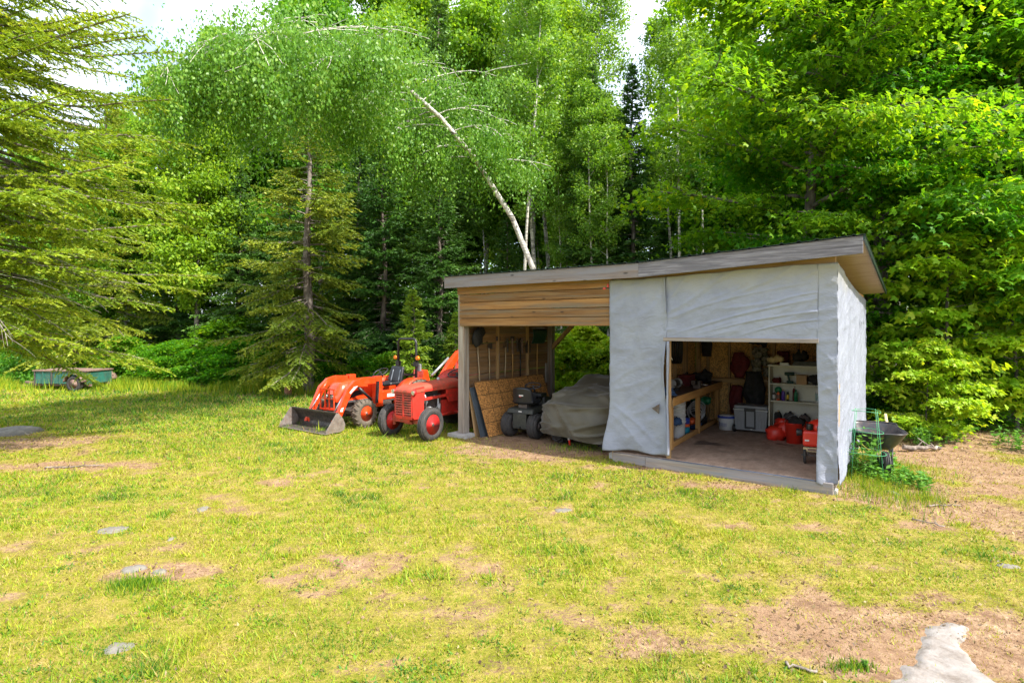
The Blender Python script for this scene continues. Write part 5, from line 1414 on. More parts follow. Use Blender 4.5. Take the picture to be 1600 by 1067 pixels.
mb = MB(); mb.box(1.08, 1.20, -BWH - .01, BWH + .01, .02, .036); P(mb, 'cutting_edge', 'bucket_edge', t, .002)
mb = MB(); mb.bar((.84, -BWH, .435), (.84, BWH, .435), .035, .025); P(mb, 'bucket_lip', 'bucket_steel', t)
for s in (-1, 1):
    mb = MB(); mb.prism([(.70, .34), (.58, .40), (.54, .30), (.60, .10), (.69, .07)], s * .43 - .02, s * .43 + .02); P(mb, 'bucket_bracket', 'orange', t, .004)
# backhoe folded behind
mb = MB(); mb.box(-2.75, -2.35, -.30, .30, .35, .80); mb.prism([(-2.7, .8), (-2.4, .8), (-2.45, 1.15), (-2.6, 1.15)], -.2, .2); P(mb, 'backhoe_frame', 'orange', t, .02)
mb = MB(); mb.prism([(-2.75, .60), (-3.2, .80), (-3.65, 1.30), (-4.05, 1.62), (-4.15, 1.50), (-3.75, 1.10), (-3.3, .62), (-2.78, .44)], -.07, .07); P(mb, 'backhoe_boom', 'orange', t, .01)
mb = MB(); mb.prism([(-4.12, 1.66), (-4.28, 1.6), (-3.95, .55), (-3.85, .58)], -.055, .055); P(mb, 'dipper', 'orange', t, .01)
mb = MB(); mb.cyl((-2.95, 0, .95), (-3.65, 0, 1.42), .035); P(mb, 'boom_cylinder', 'galv', t)
mb = MB(); mb.prism([(-3.98, .6), (-3.75, .55), (-3.55, .35), (-3.7, .15), (-3.95, .25)], -.17, .17); P(mb, 'backhoe_bucket', 'bucket_steel', t, .006)

# ------------------------------------------------------------------ vintage red tractor
t = thing('vintage_tractor', 'faded red vintage farm tractor with a slatted grille beside the shed post', 'tractor', (-2.12, 11.76, 0), math.atan2(-.83, -.555))
for s in (-1, 1):
    wheel(t, 0, s * .56, .335, .335, .16, .20, 'rubber', 'red_rim', 0, s, 'iron', 'rib', 'front_wheel')
    wheel(t, -1.95, s * .44, .62, .62, .27, .34, 'rubber', 'red_rim', 18, s, 'iron', 'lug', 'rear_wheel')
# nose: side cheeks, rounded top, slats
mb = MB(1)
for s in (-1, 1):
    mb.prism([(.20, .46), (.21, .98), (.16, 1.06), (-.14, 1.08), (-.16, .84), (-.13, .80), (-.13, .46), (.0, .42), (.14, .42)], s * .235, s * .262)
mb.box(.185, .215, -.235, -.215, .46, .98); mb.box(.185, .215, .215, .235, .46, .98); mb.box(.19, .225, -.022, .022, .46, .96)
mb.hexa([(.10, -.25, .40), (.21, -.22, .42), (.21, .22, .42), (.10, .25, .40), (.10, -.25, .47), (.215, -.23, .50), (.215, .23, .50), (.10, .25, .47)])
P(mb, 'grille_shell', 'red_side', t, .008)
for k in range(9):
    mb = MB(k); z = .525 + .05 * k
    mb.hexa([(.19, -.214, z), (.222, -.214, z - .006), (.222, .214, z - .006), (.19, .214, z), (.19, -.214, z + .02), (.215, -.214, z + .022), (.215, .214, z + .022), (.19, .214, z + .02)]); P(mb, 'grille_slat', 'red_old', t)
mb = MB(); mb.box(.06, .12, -.21, .21, .46, .96); P(mb, 'radiator', 'black', t)
def vh(u, v):
    x = .235 - 1.55 * u; a = math.pi * (v - .5)
    top = 1.09 + .07 * u - .13 * (1 - sstep_f(0, .07, u)); w = .262 + .012 * u - .01 * (1 - sstep_f(0, .05, u))
    c, s_ = math.cos(a), math.sin(a); k = (abs(s_) ** 4 + abs(c) ** 4) ** -.25
    return (x, s_ * k * w, .96 + (top - .96) * max(0, c * k))
mb = MB(); mb.grid(vh, 24, 24); P(mb, 'hood', 'red_old', t, solid=.006)
for s in (-1, 1):
    mb = MB(s + 2)
    mb.prism([(-.14, 1.01), (-.84, 1.04), (-.84, .985), (-.14, .965)], s * .250, s * .270)
    mb.prism([(-.14, .84), (-.14, .78), (-.9, .80), (-.9, .86)], s * .250, s * .270)
    mb.prism([(-.83, 1.05), (-1.30, 1.08), (-1.31, .72), (-1.22, .66), (-.92, .68), (-.84, .80)], s * .245, s * .270)
    P(mb, 'side_panel', 'red_side', t, .006)
    mb = MB(); mb.ball((.17, s * .285, .98), .055, .04, .055, 14); mb.cyl((.18, s * .285, .98), (.225, s * .285, .98), .05, .055, 16); P(mb, 'headlight', 'red_rim', t)
    mb = MB(); mb.cyl((.226, s * .285, .98), (.232, s * .285, .98), .045, n=16); P(mb, 'headlight_glass', 'chrome', t)
mb = MB(); mb.box(-.82, -.16, -.13, .13, .42, .86); mb.box(-.6, -.25, -.17, .17, .5, .62); mb.cyl((-.1, 0, .7), (-.18, 0, .7), .17, n=18); mb.box(-.75, -.2, -.1, .1, .86, .95)
P(mb, 'engine', 'iron', t, .01)
mb = MB()
mb.tube([(-.25, .17, .60), (-.26, .22, .75), (-.22, .2, .88), (-.18, .1, .92)], .022, 8); mb.tube([(-.55, .15, .85), (-.6, .23, .80), (-.62, .22, .62), (-.56, .18, .55)], .018, 8)
mb.tube([(-.4, .16, .78), (-.5, .2, .82), (-.72, .18, .80)], .012, 6); mb.cyl((-.38, .14, .58), (-.38, .24, .58), .05); mb.cyl((-.66, .2, .50), (-.66, .2, .66), .045)
P(mb, 'hoses', 'galv', t)
mb = MB(); mb.bar((0, -.50, .36), (0, .50, .36), .09, .09); mb.bar((0, 0, .30), (0, 0, .44), .22, .16); mb.box(-.16, .16, -.12, .12, .36, .46)
for s in (-1, 1): mb.cyl((0, s * .47, .24), (0, s * .47, .48), .035)
P(mb, 'front_axle', 'red_old', t, .008)
mb = MB()
for s in (-1, 1): mb.bar((-.02, s * .40, .38), (-1.1, s * .20, .44), .05, .045)
mb.box(-1.5, -.8, -.17, .17, .36, .72); mb.box(-2.2, -1.5, -.2, .2, .40, .82); mb.box(-1.9, -1.2, .17, .42, .40, .43); P(mb, 'frame_rails', 'red_side', t, .01)
mb = MB(); mb.hexa([(-1.32, -.22, .72), (-1.2, -.22, .72), (-1.2, .22, .72), (-1.32, .22, .72), (-1.42, -.2, 1.14), (-1.3, -.22, 1.15), (-1.3, .22, 1.15), (-1.42, .2, 1.14)]); P(mb, 'dash', 'red_side', t, .01)
mb = MB(); T = TR(-1.52, 0, 1.26, 0, 0, R(24))
mb.tube([(.21 * math.cos(a), .21 * math.sin(a), 0) for a in [2 * math.pi * k / 30 for k in range(30)]], .014, 8, T, closed=True)
for k in range(3): mb.bar((0, 0, -.01), (.21 * math.cos(2.1 * k + .5), .21 * math.sin(2.1 * k + .5), 0), .022, .01, M=T)
mb.cyl((0, 0, 0), (0, 0, -.22), .018, M=T); P(mb, 'steering_wheel', 'black', t)
for s in (-1, 1):
    mb = MB(); mb.grid(lambda u, v: (-1.95 + .70 * math.cos(.35 + u * 2.2), s * (.30 + .26 * v), .62 + .68 * math.sin(.35 + u * 2.2)), 18, 3); mb.grid(lambda u, v: (-1.95 + .70 * math.cos(.35 + u * 2.2) * (1 - .5 * v), s * .30, .62 + .68 * math.sin(.35 + u * 2.2) * (1 - .5 * v)), 18, 2); P(mb, 'fender', 'red_side', t, solid=.012)
mb = MB(); mb.grid(lambda u, v: (-2.05 - .25 * v + .35 * u * 0 + .3 * (1 - v) * 1, (u - .5) * .46, .98 + .08 * (2 * u - 1) ** 2 + .22 * v ** 3), 10, 8); mb.bar((-1.9, 0, .8), (-1.95, 0, .98), .08, .04); P(mb, 'seat', 'seat', t, solid=.03)
mb = MB(); mb.cyl((-.9, -.02, 1.12), (-.9, -.02, 1.20), .035, n=14); P(mb, 'fuel_cap', 'galv', t)
# ------------------------------------------------------------------ vegetation
def tubes_mesh(name, tubes, mat, n=7):
    mb = MB()
    for pts, rad in tubes: mb.tube(pts, rad, n if max(rad) > .03 else 4, caps=False)
    me = bpy.data.meshes.new(name); me.from_pydata(mb.v, [], mb.f)
    me.polygons.foreach_set("use_smooth", np.ones(len(mb.f), bool)); me.materials.append(mat)
    return me

def leaves_mesh(name, P0, D, N, L, W, t, mat, lobes=1, fold=.0):
    """P0 base points, D unit direction of growth, N normal; diamond leaves (three lobes for maple)"""
    n = len(P0); S_ = np.cross(D, N); S_ /= np.linalg.norm(S_, axis=1)[:, None] + 1e-9
    out = []
    if lobes == 1:
        a = P0; c = P0 + D * L[:, None]
        m = P0 + D * (L * .42)[:, None]
        b = m + S_ * (W / 2)[:, None]; d = m - S_ * (W / 2)[:, None]
        out.append(np.stack([a, b, c, d], 1)); tt = t
    else:
        tt = []
        for ang, ls in ((0, 1.0), (.95, .82), (-.95, .82)):
            d1 = D * math.cos(ang) + S_ * math.sin(ang); s1 = np.cross(d1, N)
            l = L * ls
            tip = P0 + d1 * l[:, None] - N * (l * .22)[:, None]
            m = P0 + d1 * (l * .45)[:, None]
            out.append(np.stack([P0, m + s1 * (W * .27)[:, None], tip, m - s1 * (W * .27)[:, None]], 1)); tt.append(t)
        tt = np.concatenate(tt)
    V = np.concatenate(out).reshape(-1, 3)
    F = np.arange(len(V)).reshape(-1, 4)
    return npmesh(name, V, F, mat, {"t": np.clip(tt, 0, 1)}, link=False)

def rnd_unit(rs, n):
    v = rs.randn(n, 3); return v / np.linalg.norm(v, axis=1)[:, None]
def nrm(a): return a / (np.linalg.norm(a, axis=1)[:, None] + 1e-9)

def limb_path(rng, p, d, L, n=7, droop=.0, wob=.12, lift=0):
    pts = [Vector(p)]; d = Vector(d).normalized()
    for i in range(n):
        d = (d + Vector((rng.uniform(-wob, wob), rng.uniform(-wob, wob), rng.uniform(-wob, wob) * .6 - droop + lift))).normalized()
        pts.append(pts[-1] + d * (L / n))
    return pts

def deciduous(rs_seed, H, cb, R_, nl, nper, L, mode, mat, barkm, tr=.12, lobes=1, trunk_path=None, name='tree', profile=None, nsub=4, cs=.5, back=0):
    """returns (trunk mesh, crown mesh). mode: layer (maple), hang (birch), round (aspen)"""
    rng = random.Random(rs_seed); rs = np.random.RandomState(rs_seed)
    if trunk_path is None:
        p = Vector((0, 0, -.2)); trunk = [p]; d = Vector((0, 0, 1))
        for i in range(10):
            d = (d + Vector((rng.uniform(-.05, .05), rng.uniform(-.05, .05), .12))).normalized(); p = p + d * (H / 10); trunk.append(p)
    else: trunk = [Vector(q) for q in trunk_path]
    nt_ = len(trunk)
    trad = [tr * (1 - .88 * (i / (nt_ - 1)) ** .9) + .006 for i in range(nt_)]; trad[0] *= 1.35
    tubes = [(trunk, trad)]
    cl = []     # cluster centre, direction
    def at(f):
        k = min(nt_ - 2, int(f * (nt_ - 1))); g = f * (nt_ - 1) - k
        return trunk[k].lerp(trunk[k + 1], g), (trunk[k + 1] - trunk[k]).normalized(), trad[k] * (1 - g) + trad[k + 1] * g
    prof = profile or (lambda q: math.sin(math.pi * min(1, .16 + .84 * q) ** .8) ** .7)
    g = 2.39996
    for i in range(nl):
        q = (i + rng.random()) / nl
        f = (cb + (H - cb) * q * .98) / H if trunk_path is None else cb + (1 - cb) * q
        f = min(.995, f)
        p, td, r = at(f)
        a = i * g + rng.uniform(-.4, .4)
        el = {'layer': .25 + .35 * q, 'hang': .6, 'round': .75}[mode] + rng.uniform(-.15, .15)
        side = Vector((math.cos(a), math.sin(a), 0))
        if q < back and side.y < .1: side.y = abs(side.y) + .1
        d = side * math.cos(el) + td * math.sin(el)
        ln = R_ * prof(q) * (rng.uniform(.7, 1.1) if mode != 'hang' else rng.uniform(.4, 1.25))
        if ln < .25: ln = .25
        path = limb_path(rng, p, d, ln, 7, {'layer': .04, 'hang': .13, 'round': .02}[mode], .13)
        tubes.append((path, [max(.006, r * (.24 if mode == 'hang' else .42)) * (1 - .8 * k / 7) + .004 for k in range(8)]))
        for k in range(2, 8):
            cl.append((path[k], (path[k] - path[k - 1]).normalized(), k / 7))
        for sgn in range(nsub):
            k = rng.randint(2, 6); sd = (path[k + 1] - path[k]).normalized()
            lat = sd.cross(Vector((0, 0, 1))).normalized() * (1 if sgn % 2 else -1)
            d2 = (sd * .7 + lat * rng.uniform(.5, 1.1) + Vector((0, 0, rng.uniform(-.1, .25)))).normalized()
            l2 = ln * rng.uniform(.25, .45)
            pp = limb_path(rng, path[k], d2, l2, 4, .08 if mode == 'hang' else .03, .15)
            tubes.append((pp, [max(.004, r * .16) * (1 - .15 * j) + .003 for j in range(5)]))
            for j in range(1, 5): cl.append((pp[j], (pp[j] - pp[j - 1]).normalized(), 1))
    if mode == 'hang': cl = [c for c in cl if rng.random() < .66]
    C = np.array([c[0] for c in cl]); CD = np.array([c[1] for c in cl]); m = len(C)
    tone = rs.rand(m)
    n = m * nper; idx = np.repeat(np.arange(m), nper)
    if mode == 'layer':
        off = rs.randn(n, 3) * np.array([cs, cs, cs * .12]) * .55
        off[:, 2] -= .35 * (off[:, 0] ** 2 + off[:, 1] ** 2) / cs
        P0 = C[idx] + off
        N = nrm(np.array([0, -.25, 1.0]) + rs.randn(n, 3) * .55)
        D = rs.randn(n, 3) * .6 + CD[idx] + off * 1.2; D[:, 2] = D[:, 2] * .3 - .25
    elif mode == 'hang':
        off = rs.randn(n, 3) * np.array([cs * .55, cs * .55, cs * .75]) * .6 * (.4 + 1.3 * rs.rand(m))[idx][:, None]; off[:, 2] -= cs * .3 + rs.exponential(.22, n)
        P0 = C[idx] + off
        D = rs.randn(n, 3) * .45; D[:, 2] -= 1.0
        N = rs.randn(n, 3); N[:, 2] *= .4
    else:
        off = rnd_unit(rs, n) * (rs.rand(n, 1) ** .5) * cs * np.array([1, 1, .8])
        P0 = C[idx] + off
        D = rs.randn(n, 3); D[:, 2] -= .4
        N = rs.randn(n, 3); N[:, 2] += .8
    D = nrm(D); N = N - D * (N * D).sum(1)[:, None]; N = nrm(N)
    ll = L * (.65 + .6 * rs.rand(n)); t = .48 * tone[idx] + .5 * rs.rand(n) ** 1.3
    crown = leaves_mesh(name + ' crown', P0, D, N, ll, ll * (.62 if lobes == 1 else 1.0), t, mat, lobes)
    return tubes_mesh(name + ' trunk', tubes, barkm), crown

def conifer(seed, H, cb, R_, whorls, per, mat, barkm, tr=.14, nL=.10, nW=.02, dens=1.0, droop=.10, name='spruce', base_frac=1.0, only=None, bare=.15, twl=.34, tsp=.11):
    """branches in whorls carrying flat sprays of side twigs; needles as narrow blades along them"""
    rng = random.Random(seed); rs = np.random.RandomState(seed)
    trunk = [Vector((.05 * math.sin(i), .05 * math.cos(i * 1.3), -.2 + (H + .2) * i / 10)) for i in range(11)]
    tubes = [(trunk, [tr * (1 - .93 * i / 10) + .004 for i in range(11)])]
    PB = []; PD = []; PT = []
    for w in range(whorls):
        q = w / (whorls - 1)
        z = cb + (H - cb) * q ** .95
        Lb = R_ * ((1 - q) ** .8 * .97 + .03) * (base_frac + (1 - base_frac) * min(1, q * 4))
        for b in range(per):
            a = rng.random() * 6.283
            if only and not only(a, z): continue
            l = Lb * (rng.uniform(.65, 1.12) if per < 12 else rng.uniform(.35, 1.1))
            el = -.16 + .5 * q + rng.uniform(-.2, .2)
            d = Vector((math.cos(a) * math.cos(el), math.sin(a) * math.cos(el), math.sin(el)))
            path = limb_path(rng, (0, 0, z + rng.uniform(-.12, .12)), d, l, 8, droop * (1 - q) * .6, .05, .0)
            for j in (6, 7, 8): path[j].z += .03 * l * (j - 5)
            tubes.append((path, [max(.006, tr * .18 * l / R_) * (1 - .1 * k) + .002 for k in range(9)]))
            tone = rng.random()
            ns = max(5, int(l / tsp * dens))
            for e in range(int(l / (nL * .18) * dens)):
                u = bare + (1 - bare) * rng.random(); k = min(7, int(u * 8))
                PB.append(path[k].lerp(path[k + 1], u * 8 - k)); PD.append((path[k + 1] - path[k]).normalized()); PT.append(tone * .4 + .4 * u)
            for s_ in range(ns):
                u = bare + (1 - bare) * (s_ + rng.random()) / ns
                k = min(7, int(u * 8)); base = path[k].lerp(path[k + 1], u * 8 - k)
                sd = (path[k + 1] - path[k]).normalized(); lat = sd.cross(Vector((0, 0, 1))).normalized() * (1 if s_ % 2 else -1)
                tl = twl * l ** .6 * (1.05 - .75 * u) * rng.uniform(.6, 1.2) + .06
                td = (sd * .75 + lat * 1.0 + Vector((0, 0, rng.uniform(-.45, .25) if per > 12 else rng.uniform(-.35, .05)))).normalized()
                nn = max(4, int(tl / (nL * .16) * dens))
                for e in range(nn):
                    f = (e + rng.random()) / nn
                    PB.append(base + td * tl * f + Vector((0, 0, -.10 * tl * f * f * 2)))
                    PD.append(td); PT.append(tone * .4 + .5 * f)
    P0 = np.array(PB); D = np.array(PD); n = len(P0)
    D = D + rs.randn(n, 3) * np.array([.55, .55, .35]); D = nrm(D)
    N = rs.randn(n, 3); N = N - D * (N * D).sum(1)[:, None]; N = nrm(N)
    ll = nL * (.6 + .8 * rs.rand(n))
    t = np.array(PT) * .75 + .3 * rs.rand(n)
    P0 = P0 - D * (ll * .2)[:, None]
    crown = leaves_mesh(name + ' needles', P0, D, N, ll, nW * (.7 + .6 * rs.rand(n)), t, mat)
    return tubes_mesh(name + ' trunk', tubes, barkm), crown

def plant(meshes, name, label, cat, x, y, s=1.0, rz=0.0, group=None, sz=None, tilt=None, crown='crown', trunk='trunk'):
    o = thing(name, label, cat, (x, y, gz1(x, y)), rz, group)
    o.scale = (s, s, sz or s)
    if tilt: o.rotation_euler = (tilt[0], tilt[1], rz)
    for nm, me in ((trunk, meshes[0]), (crown, meshes[1])):
        c = bpy.data.objects.new(nm, me); COL.objects.link(c); c.parent = o
    return o

# ---- prototypes
PR = {}
PR['aspen'] = deciduous(11, 15, 5.0, 2.3, 46, 46, .15, 'round', M['leaf_aspen'], M['bark_aspen'], .11, name='aspen', cs=.55)
PR['aspen2'] = deciduous(12, 13, 3.2, 2.6, 46, 42, .16, 'round', M['leaf_aspen'], M['bark_brown'], .12, name='aspen', cs=.60)
PR['birch'] = deciduous(13, 17, 7.5, 1.7, 36, 24, .12, 'round', M['leaf_birch'], M['bark_birch'], .11, name='birch', cs=.55)
PR['birch_thin'] = deciduous(14, 15, 7.0, 1.2, 22, 22, .12, 'round', M['leaf_birch'], M['bark_birch'], .07, name='birch', cs=.45)
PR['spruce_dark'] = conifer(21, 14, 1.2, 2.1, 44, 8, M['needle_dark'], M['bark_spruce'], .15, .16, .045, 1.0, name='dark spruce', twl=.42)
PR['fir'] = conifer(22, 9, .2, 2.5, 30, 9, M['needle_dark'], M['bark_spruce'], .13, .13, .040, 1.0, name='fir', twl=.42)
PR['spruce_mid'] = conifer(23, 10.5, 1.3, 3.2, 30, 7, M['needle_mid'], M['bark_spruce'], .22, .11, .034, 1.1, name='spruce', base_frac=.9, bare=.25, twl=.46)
PR['cedar'] = conifer(24, 3.4, .2, 1.1, 20, 7, M['needle_cedar'], M['bark_spruce'], .05, .10, .032, 1.2, name='cedar')
PR['maple'] = deciduous(31, 12, 1.8, 4.5, 42, 46, .115, 'layer', M['leaf_maple'], M['bark_brown'], .22, 3, name='maple', nsub=5, cs=.78)
PR['maple_high'] = deciduous(36, 13, 4.6, 4.8, 34, 48, .115, 'layer', M['leaf_maple'], M['bark_brown'], .22, 3, name='high maple', nsub=5, cs=.75)
PR['maple2'] = deciduous(32, 10, 1.0, 3.4, 36, 46, .115, 'layer', M['leaf_maple'], M['bark_brown'], .14, 3, name='maple', nsub=5, cs=.70)
PR['sapling'] = deciduous(33, 3.0, .25, 1.35, 22, 22, .12, 'layer', M['leaf_bright'], M['bark_brown'], .025, 3, name='sapling', nsub=3, cs=.36)
PR['sapling2'] = deciduous(34, 4.6, .5, 1.15, 24, 16, .115, 'layer', M['leaf_bright'], M['bark_brown'], .03, 3, name='sapling', nsub=3, cs=.34)
PR['shrub'] = deciduous(35, 1.8, .1, 1.1, 18, 30, .085, 'layer', M['leaf_maple'], M['bark_brown'], .02, 1, name='shrub', nsub=3, cs=.36)

_r = random.Random(5)
def rr(a=0.0, b=6.283): return _r.uniform(a, b)

# right hand maples, overhanging the shed
plant(PR['maple'], 'maple_tree', 'tall maple with a thick grey trunk just behind the shed right corner', 'tree', 10.1, 15.4, 1.0, .4, sz=1.1)
plant(PR['maple_high'], 'maple_tree', 'maple with a leaning dark trunk whose limbs arch over the shed roof', 'tree', 8.1, 15.8, 1.0, 2.2, tilt=(0, -.10))
plant(PR['maple2'], 'maple_tree', 'maple with a dark forked trunk filling the upper right of the clearing edge', 'tree', 12.0, 13.6, 1.15, 4.0)
plant(PR['maple2'], 'maple_tree', 'low spreading maple at the far right edge, behind the young saplings', 'tree', 14.4, 16.0, 1.15, 1.0)
plant(PR['maple_high'], 'maple_tree', 'maple reaching over the lintel end of the roof, second row at the right', 'tree', 11.2, 18.6, 1.1, 5.0)
plant(PR['maple2'], 'maple_tree', 'maple whose low bough hangs just above the middle of the shed roof', 'tree', 8.3, 17.6, .62, 3.0)
# young bright maples at the edge
plant(PR['sapling2'], 'sapling', 'tallest bright yellow green sapling right of the shed roof', 'sapling', 9.6, 12.3, 1.3, 1.2)
plant(PR['sapling2'], 'sapling', 'bright sapling at the right edge of the clearing, beside the fallen branch', 'sapling', 11.2, 12.5, 1.2, 3.2)
plant(PR['sapling'], 'sapling', 'low bright bush on the dirt edge behind the wheelbarrow', 'sapling', 8.45, 11.5, .66, .2, sz=.70)
plant(PR['sapling'], 'sapling', 'green bush beyond the right edge dirt, under the maples', 'sapling', 12.5, 14.6, 1.0, 2.0)
plant(PR['sapling'], 'sapling', 'bright green sapling seen through the open bay of the shed', 'sapling', 2.3, 17.4, .85, 4.1)
plant(PR['sapling'], 'sapling', 'leafy bush low in the open back of the bay', 'sapling', 2.9, 16.2, .7, 1.1)
plant(PR['sapling'], 'sapling', 'bright leafy bush filling the left of the open bay back', 'sapling', 1.6, 16.6, .75, 3.1)

# leaning birch
path = [(0, 0, -.3), (-.1, 0, 1.5), (-.53, -.2, 4.02), (-1.15, -.5, 5.47), (-2.23, -.9, 7.1), (-3.08, -1.3, 8.02), (-3.88, -1.7, 8.64), (-4.63, -2.1, 9.14), (-5.92, -2.7, 9.5), (-7.25, -3.3, 9.3), (-8.25, -3.9, 8.6)]
def lean_prof(q): return .55 + .6 * math.sin(math.pi * min(1, q * .9 + .05))
BL = deciduous(41, 1, .38, 2.9, 62, 84, .085, 'hang', M['leaf_birch'], M['bark_birch'], .10, trunk_path=path, name='leaning birch', nsub=5, cs=.62, profile=lean_prof, back=.35)
o = plant(BL, 'leaning_birch', 'big white birch leaning far left over the bay of the shed', 'tree', 1.15, 16.7, 1.0, 0.0)

# spruces in the middle
plant(PR['spruce_mid'], 'spruce_tree', 'spruce with a bare grey trunk and drooping yellow green boughs behind the loader', 'tree', -7.2, 19.9, 1.0, .6)
for i, (x, y, s, nm, lb) in enumerate([(-4.9, 21.5, 1.05, 'fir', 'dark fir right behind the roll bar of the orange tractor'), (-2.6, 20.4, .92, 'fir', 'dark fir just left of the shed post'), (-6.3, 23.2, 1.1, 'fir', 'dark fir in the shade right of the bare trunked spruce'),
                                       (-11.6, 24, 1.0, 'fir', 'dark fir at the left back corner of the lawn'), (-9.3, 23.6, .9, 'fir', 'smaller fir behind the left boughs of the bare trunked spruce'),
                                       (-.2, 22.6, .75, 'fir', 'dark fir directly over the left end of the shed roof'), (-14.8, 25.0, .95, 'fir', 'dark fir behind the green trailer')]):
    plant(PR[nm], 'fir_tree', lb, 'tree', x, y, s, rr())
plant(PR['cedar'], 'cedar_tree', 'small bright green cedar beside the roll bar', 'tree', -3.2, 18.2, 1.0, .5)
plant(PR['cedar'], 'cedar_tree', 'pale young cedar left of the shed front post', 'tree', -1.9, 18.9, .8, 2.5)
for i, (x, y, s, lb) in enumerate([(-2.9, 22.4, 1.12, 'tall dark spruce spire left of the gap of sky over the birch'), (2.95, 20.6, .84, 'dark spruce spire between the white birches and the maples'), (4.45, 20.9, .85, 'second dark spire right of the white birches'),
                                   (6.2, 22, .6, 'dark spruce above the middle of the shed roof')]):
    plant(PR['spruce_dark'], 'spruce_tree', lb, 'tree', x, y, s, rr())

# white birches behind the shed
for i, (x, y, s, nm, lb, tl) in enumerate([(1.2, 22, 1.0, 'birch', 'white birch just right of the leaning birch trunk', (0, -.05)), (2.2, 22.8, 1.02, 'birch', 'white birch standing third from the leaning birch', (0, -.06)), (3.1, 23.2, .82, 'birch_thin', 'thin straight white birch in the middle of the cluster', (0, .01)),
                                       (.9, 24, 1.05, 'birch', 'birch behind the leaning birch crown', (0, .03)), (4.2, 24.3, .78, 'birch_thin', 'slim birch left of the dark spruce spire', (0, .02)), (1.9, 25.5, 1.1, 'birch', 'birch at the back of the white cluster', (0, -.03))]):
    plant(PR[nm], 'birch_tree', lb, 'tree', x, y, s, rr(), tilt=tl)
for i in range(52):
    x = rr(-2, 24) if i < 34 else rr(.2, 7); y = rr(19.5, 33) if i < 34 else rr(19.5, 24)
    if x > 8 and y < 23: y += 6
    plant(PR['birch_thin'], 'birch_tree', 'slender pale trunk in the woods behind the shed roof', 'tree', x, y, rr(.8, 1.15) if not .09 < x / y < .28 else rr(.58, .76), rr(), 'slender pale trunks behind the shed', tilt=(rr(-.04, .04), rr(-.05, .05)))
# aspens and other broadleaves making the back wall of green
BK = [(-19, 27, 'aspen2', .9, 'above the green trailer'), (-16, 26, 'aspen', .95, 'just right of the trailer, behind the near spruce boughs'), (-13.5, 28, 'aspen2', 1.3, 'behind the back left corner of the lawn'),
      (-11, 26.5, 'aspen2', 1.2, 'over the brush pile'), (-8.6, 26, 'aspen', 1.25, 'behind the bare trunked spruce'), (-6, 26.6, 'aspen2', 1.35, 'above the loader tractor, behind the birch crown'),
      (-4.2, 28, 'aspen', 1.35, 'left of the tall dark spire'), (-1.5, 27.5, 'aspen', 1.3, 'right of the tall dark spire'), (.5, 29, 'aspen2', 1.35, 'behind the leaning birch trunk'), (2.6, 28, 'aspen', 1.25, 'behind the white birch cluster'),
      (5, 32, 'aspen2', .85, 'low under the gap of open sky'), (9.2, 29, 'aspen2', .95, 'right of the gap of open sky'), (11, 28, 'aspen2', 1.3, 'behind the maple with arching limbs'), (14, 27, 'aspen2', 1.3, 'behind the thick grey maple trunk'),
      (17, 25, 'aspen2', 1.3, 'behind the bright saplings'), (19.5, 24, 'aspen2', 1.3, 'deep in the wood at the far right'), (-21, 31, 'aspen', .95, 'in the back row beyond the trailer'), (-9.8, 30, 'aspen', 1.4, 'in the back row over the brush pile'),
      (-24, 28, 'aspen2', .95, 'at the far left beyond the near spruce'), (22, 27, 'aspen2', 1.2, 'beyond the fallen branch at the right edge'), (-13, 23.6, 'aspen2', .95, 'first at the edge left of the brush pile'), (16.5, 20, 'aspen2', 1.05, 'nearest in the wood beyond the right hand maples'),
      (-17.5, 23.8, 'aspen2', .8, 'low beside the green trailer'), (-3.2, 31, 'aspen2', 1.4, 'in the back row above the roll bar'), (-12.5, 32, 'aspen2', 1.4, 'in the back row at the lawn corner'), (-6.8, 31, 'aspen', 1.5, 'tallest in the back row behind the birch crown'), (1.5, 33, 'aspen', 1.4, 'in the back row over the roof joint')]
for x, y, nm, sc_, where in BK:
    plant(PR[nm], 'aspen_tree', ('light green aspen ' if nm == 'aspen' else 'broad crowned aspen ') + where, 'tree', x + rr(-.3, .3), y, sc_, rr(), 'aspens in the tree wall')
# low shrubs along the edge
SHL = ['left of the brush pile', 'just left of the brush pile', 'touching the brush pile on its left', 'right against the brush pile', 'between the brush pile and the bare spruce trunk', 'right of the bare spruce trunk', 'above the loader arms', 'behind the loader tractor seat', 'beside the green trailer',
       'behind the vintage tractor hood', 'behind the plank wall of the bay', 'seen through the bay at its left', 'seen through the bay at its right', 'behind the tarp covered room', 'by the side wall tarp, nearest the shed', 'behind the low bright bush', 'beyond the tallest sapling', 'at the right edge under the maples', 'far left beyond the trailer', 'large one behind the bare trunked spruce', 'largest one behind the brush pile']
for i, (x, y, s) in enumerate([(-13.6, 22.4, 1.1), (-12.2, 21.9, .9), (-10.6, 21.9, 1.2), (-9.3, 21.6, .9), (-8.1, 21.2, .8), (-6.2, 20.6, 1.0), (-5.2, 20.0, .9), (-4.0, 19.7, .9), (-15.5, 22.8, 1.2), (-2.1, 20.0, 1.0), (.4, 19.4, 1.1), (1.6, 18.6, .9), (3.9, 17.9, .9), (4.8, 18.4, 1.1),
                               (8.9, 12.6, .9), (10.0, 13.0, .9), (11.0, 13.6, 1.1), (13.5, 15.2, 1.0), (-18, 24, 1.3), (-8.8, 23.0, 1.6), (-11.5, 23.3, 1.7)]):
    plant(PR['shrub'], 'shrub', 'green leafy shrub ' + SHL[i], 'shrub', x, y, s, rr(), 'shrubs along the forest edge')

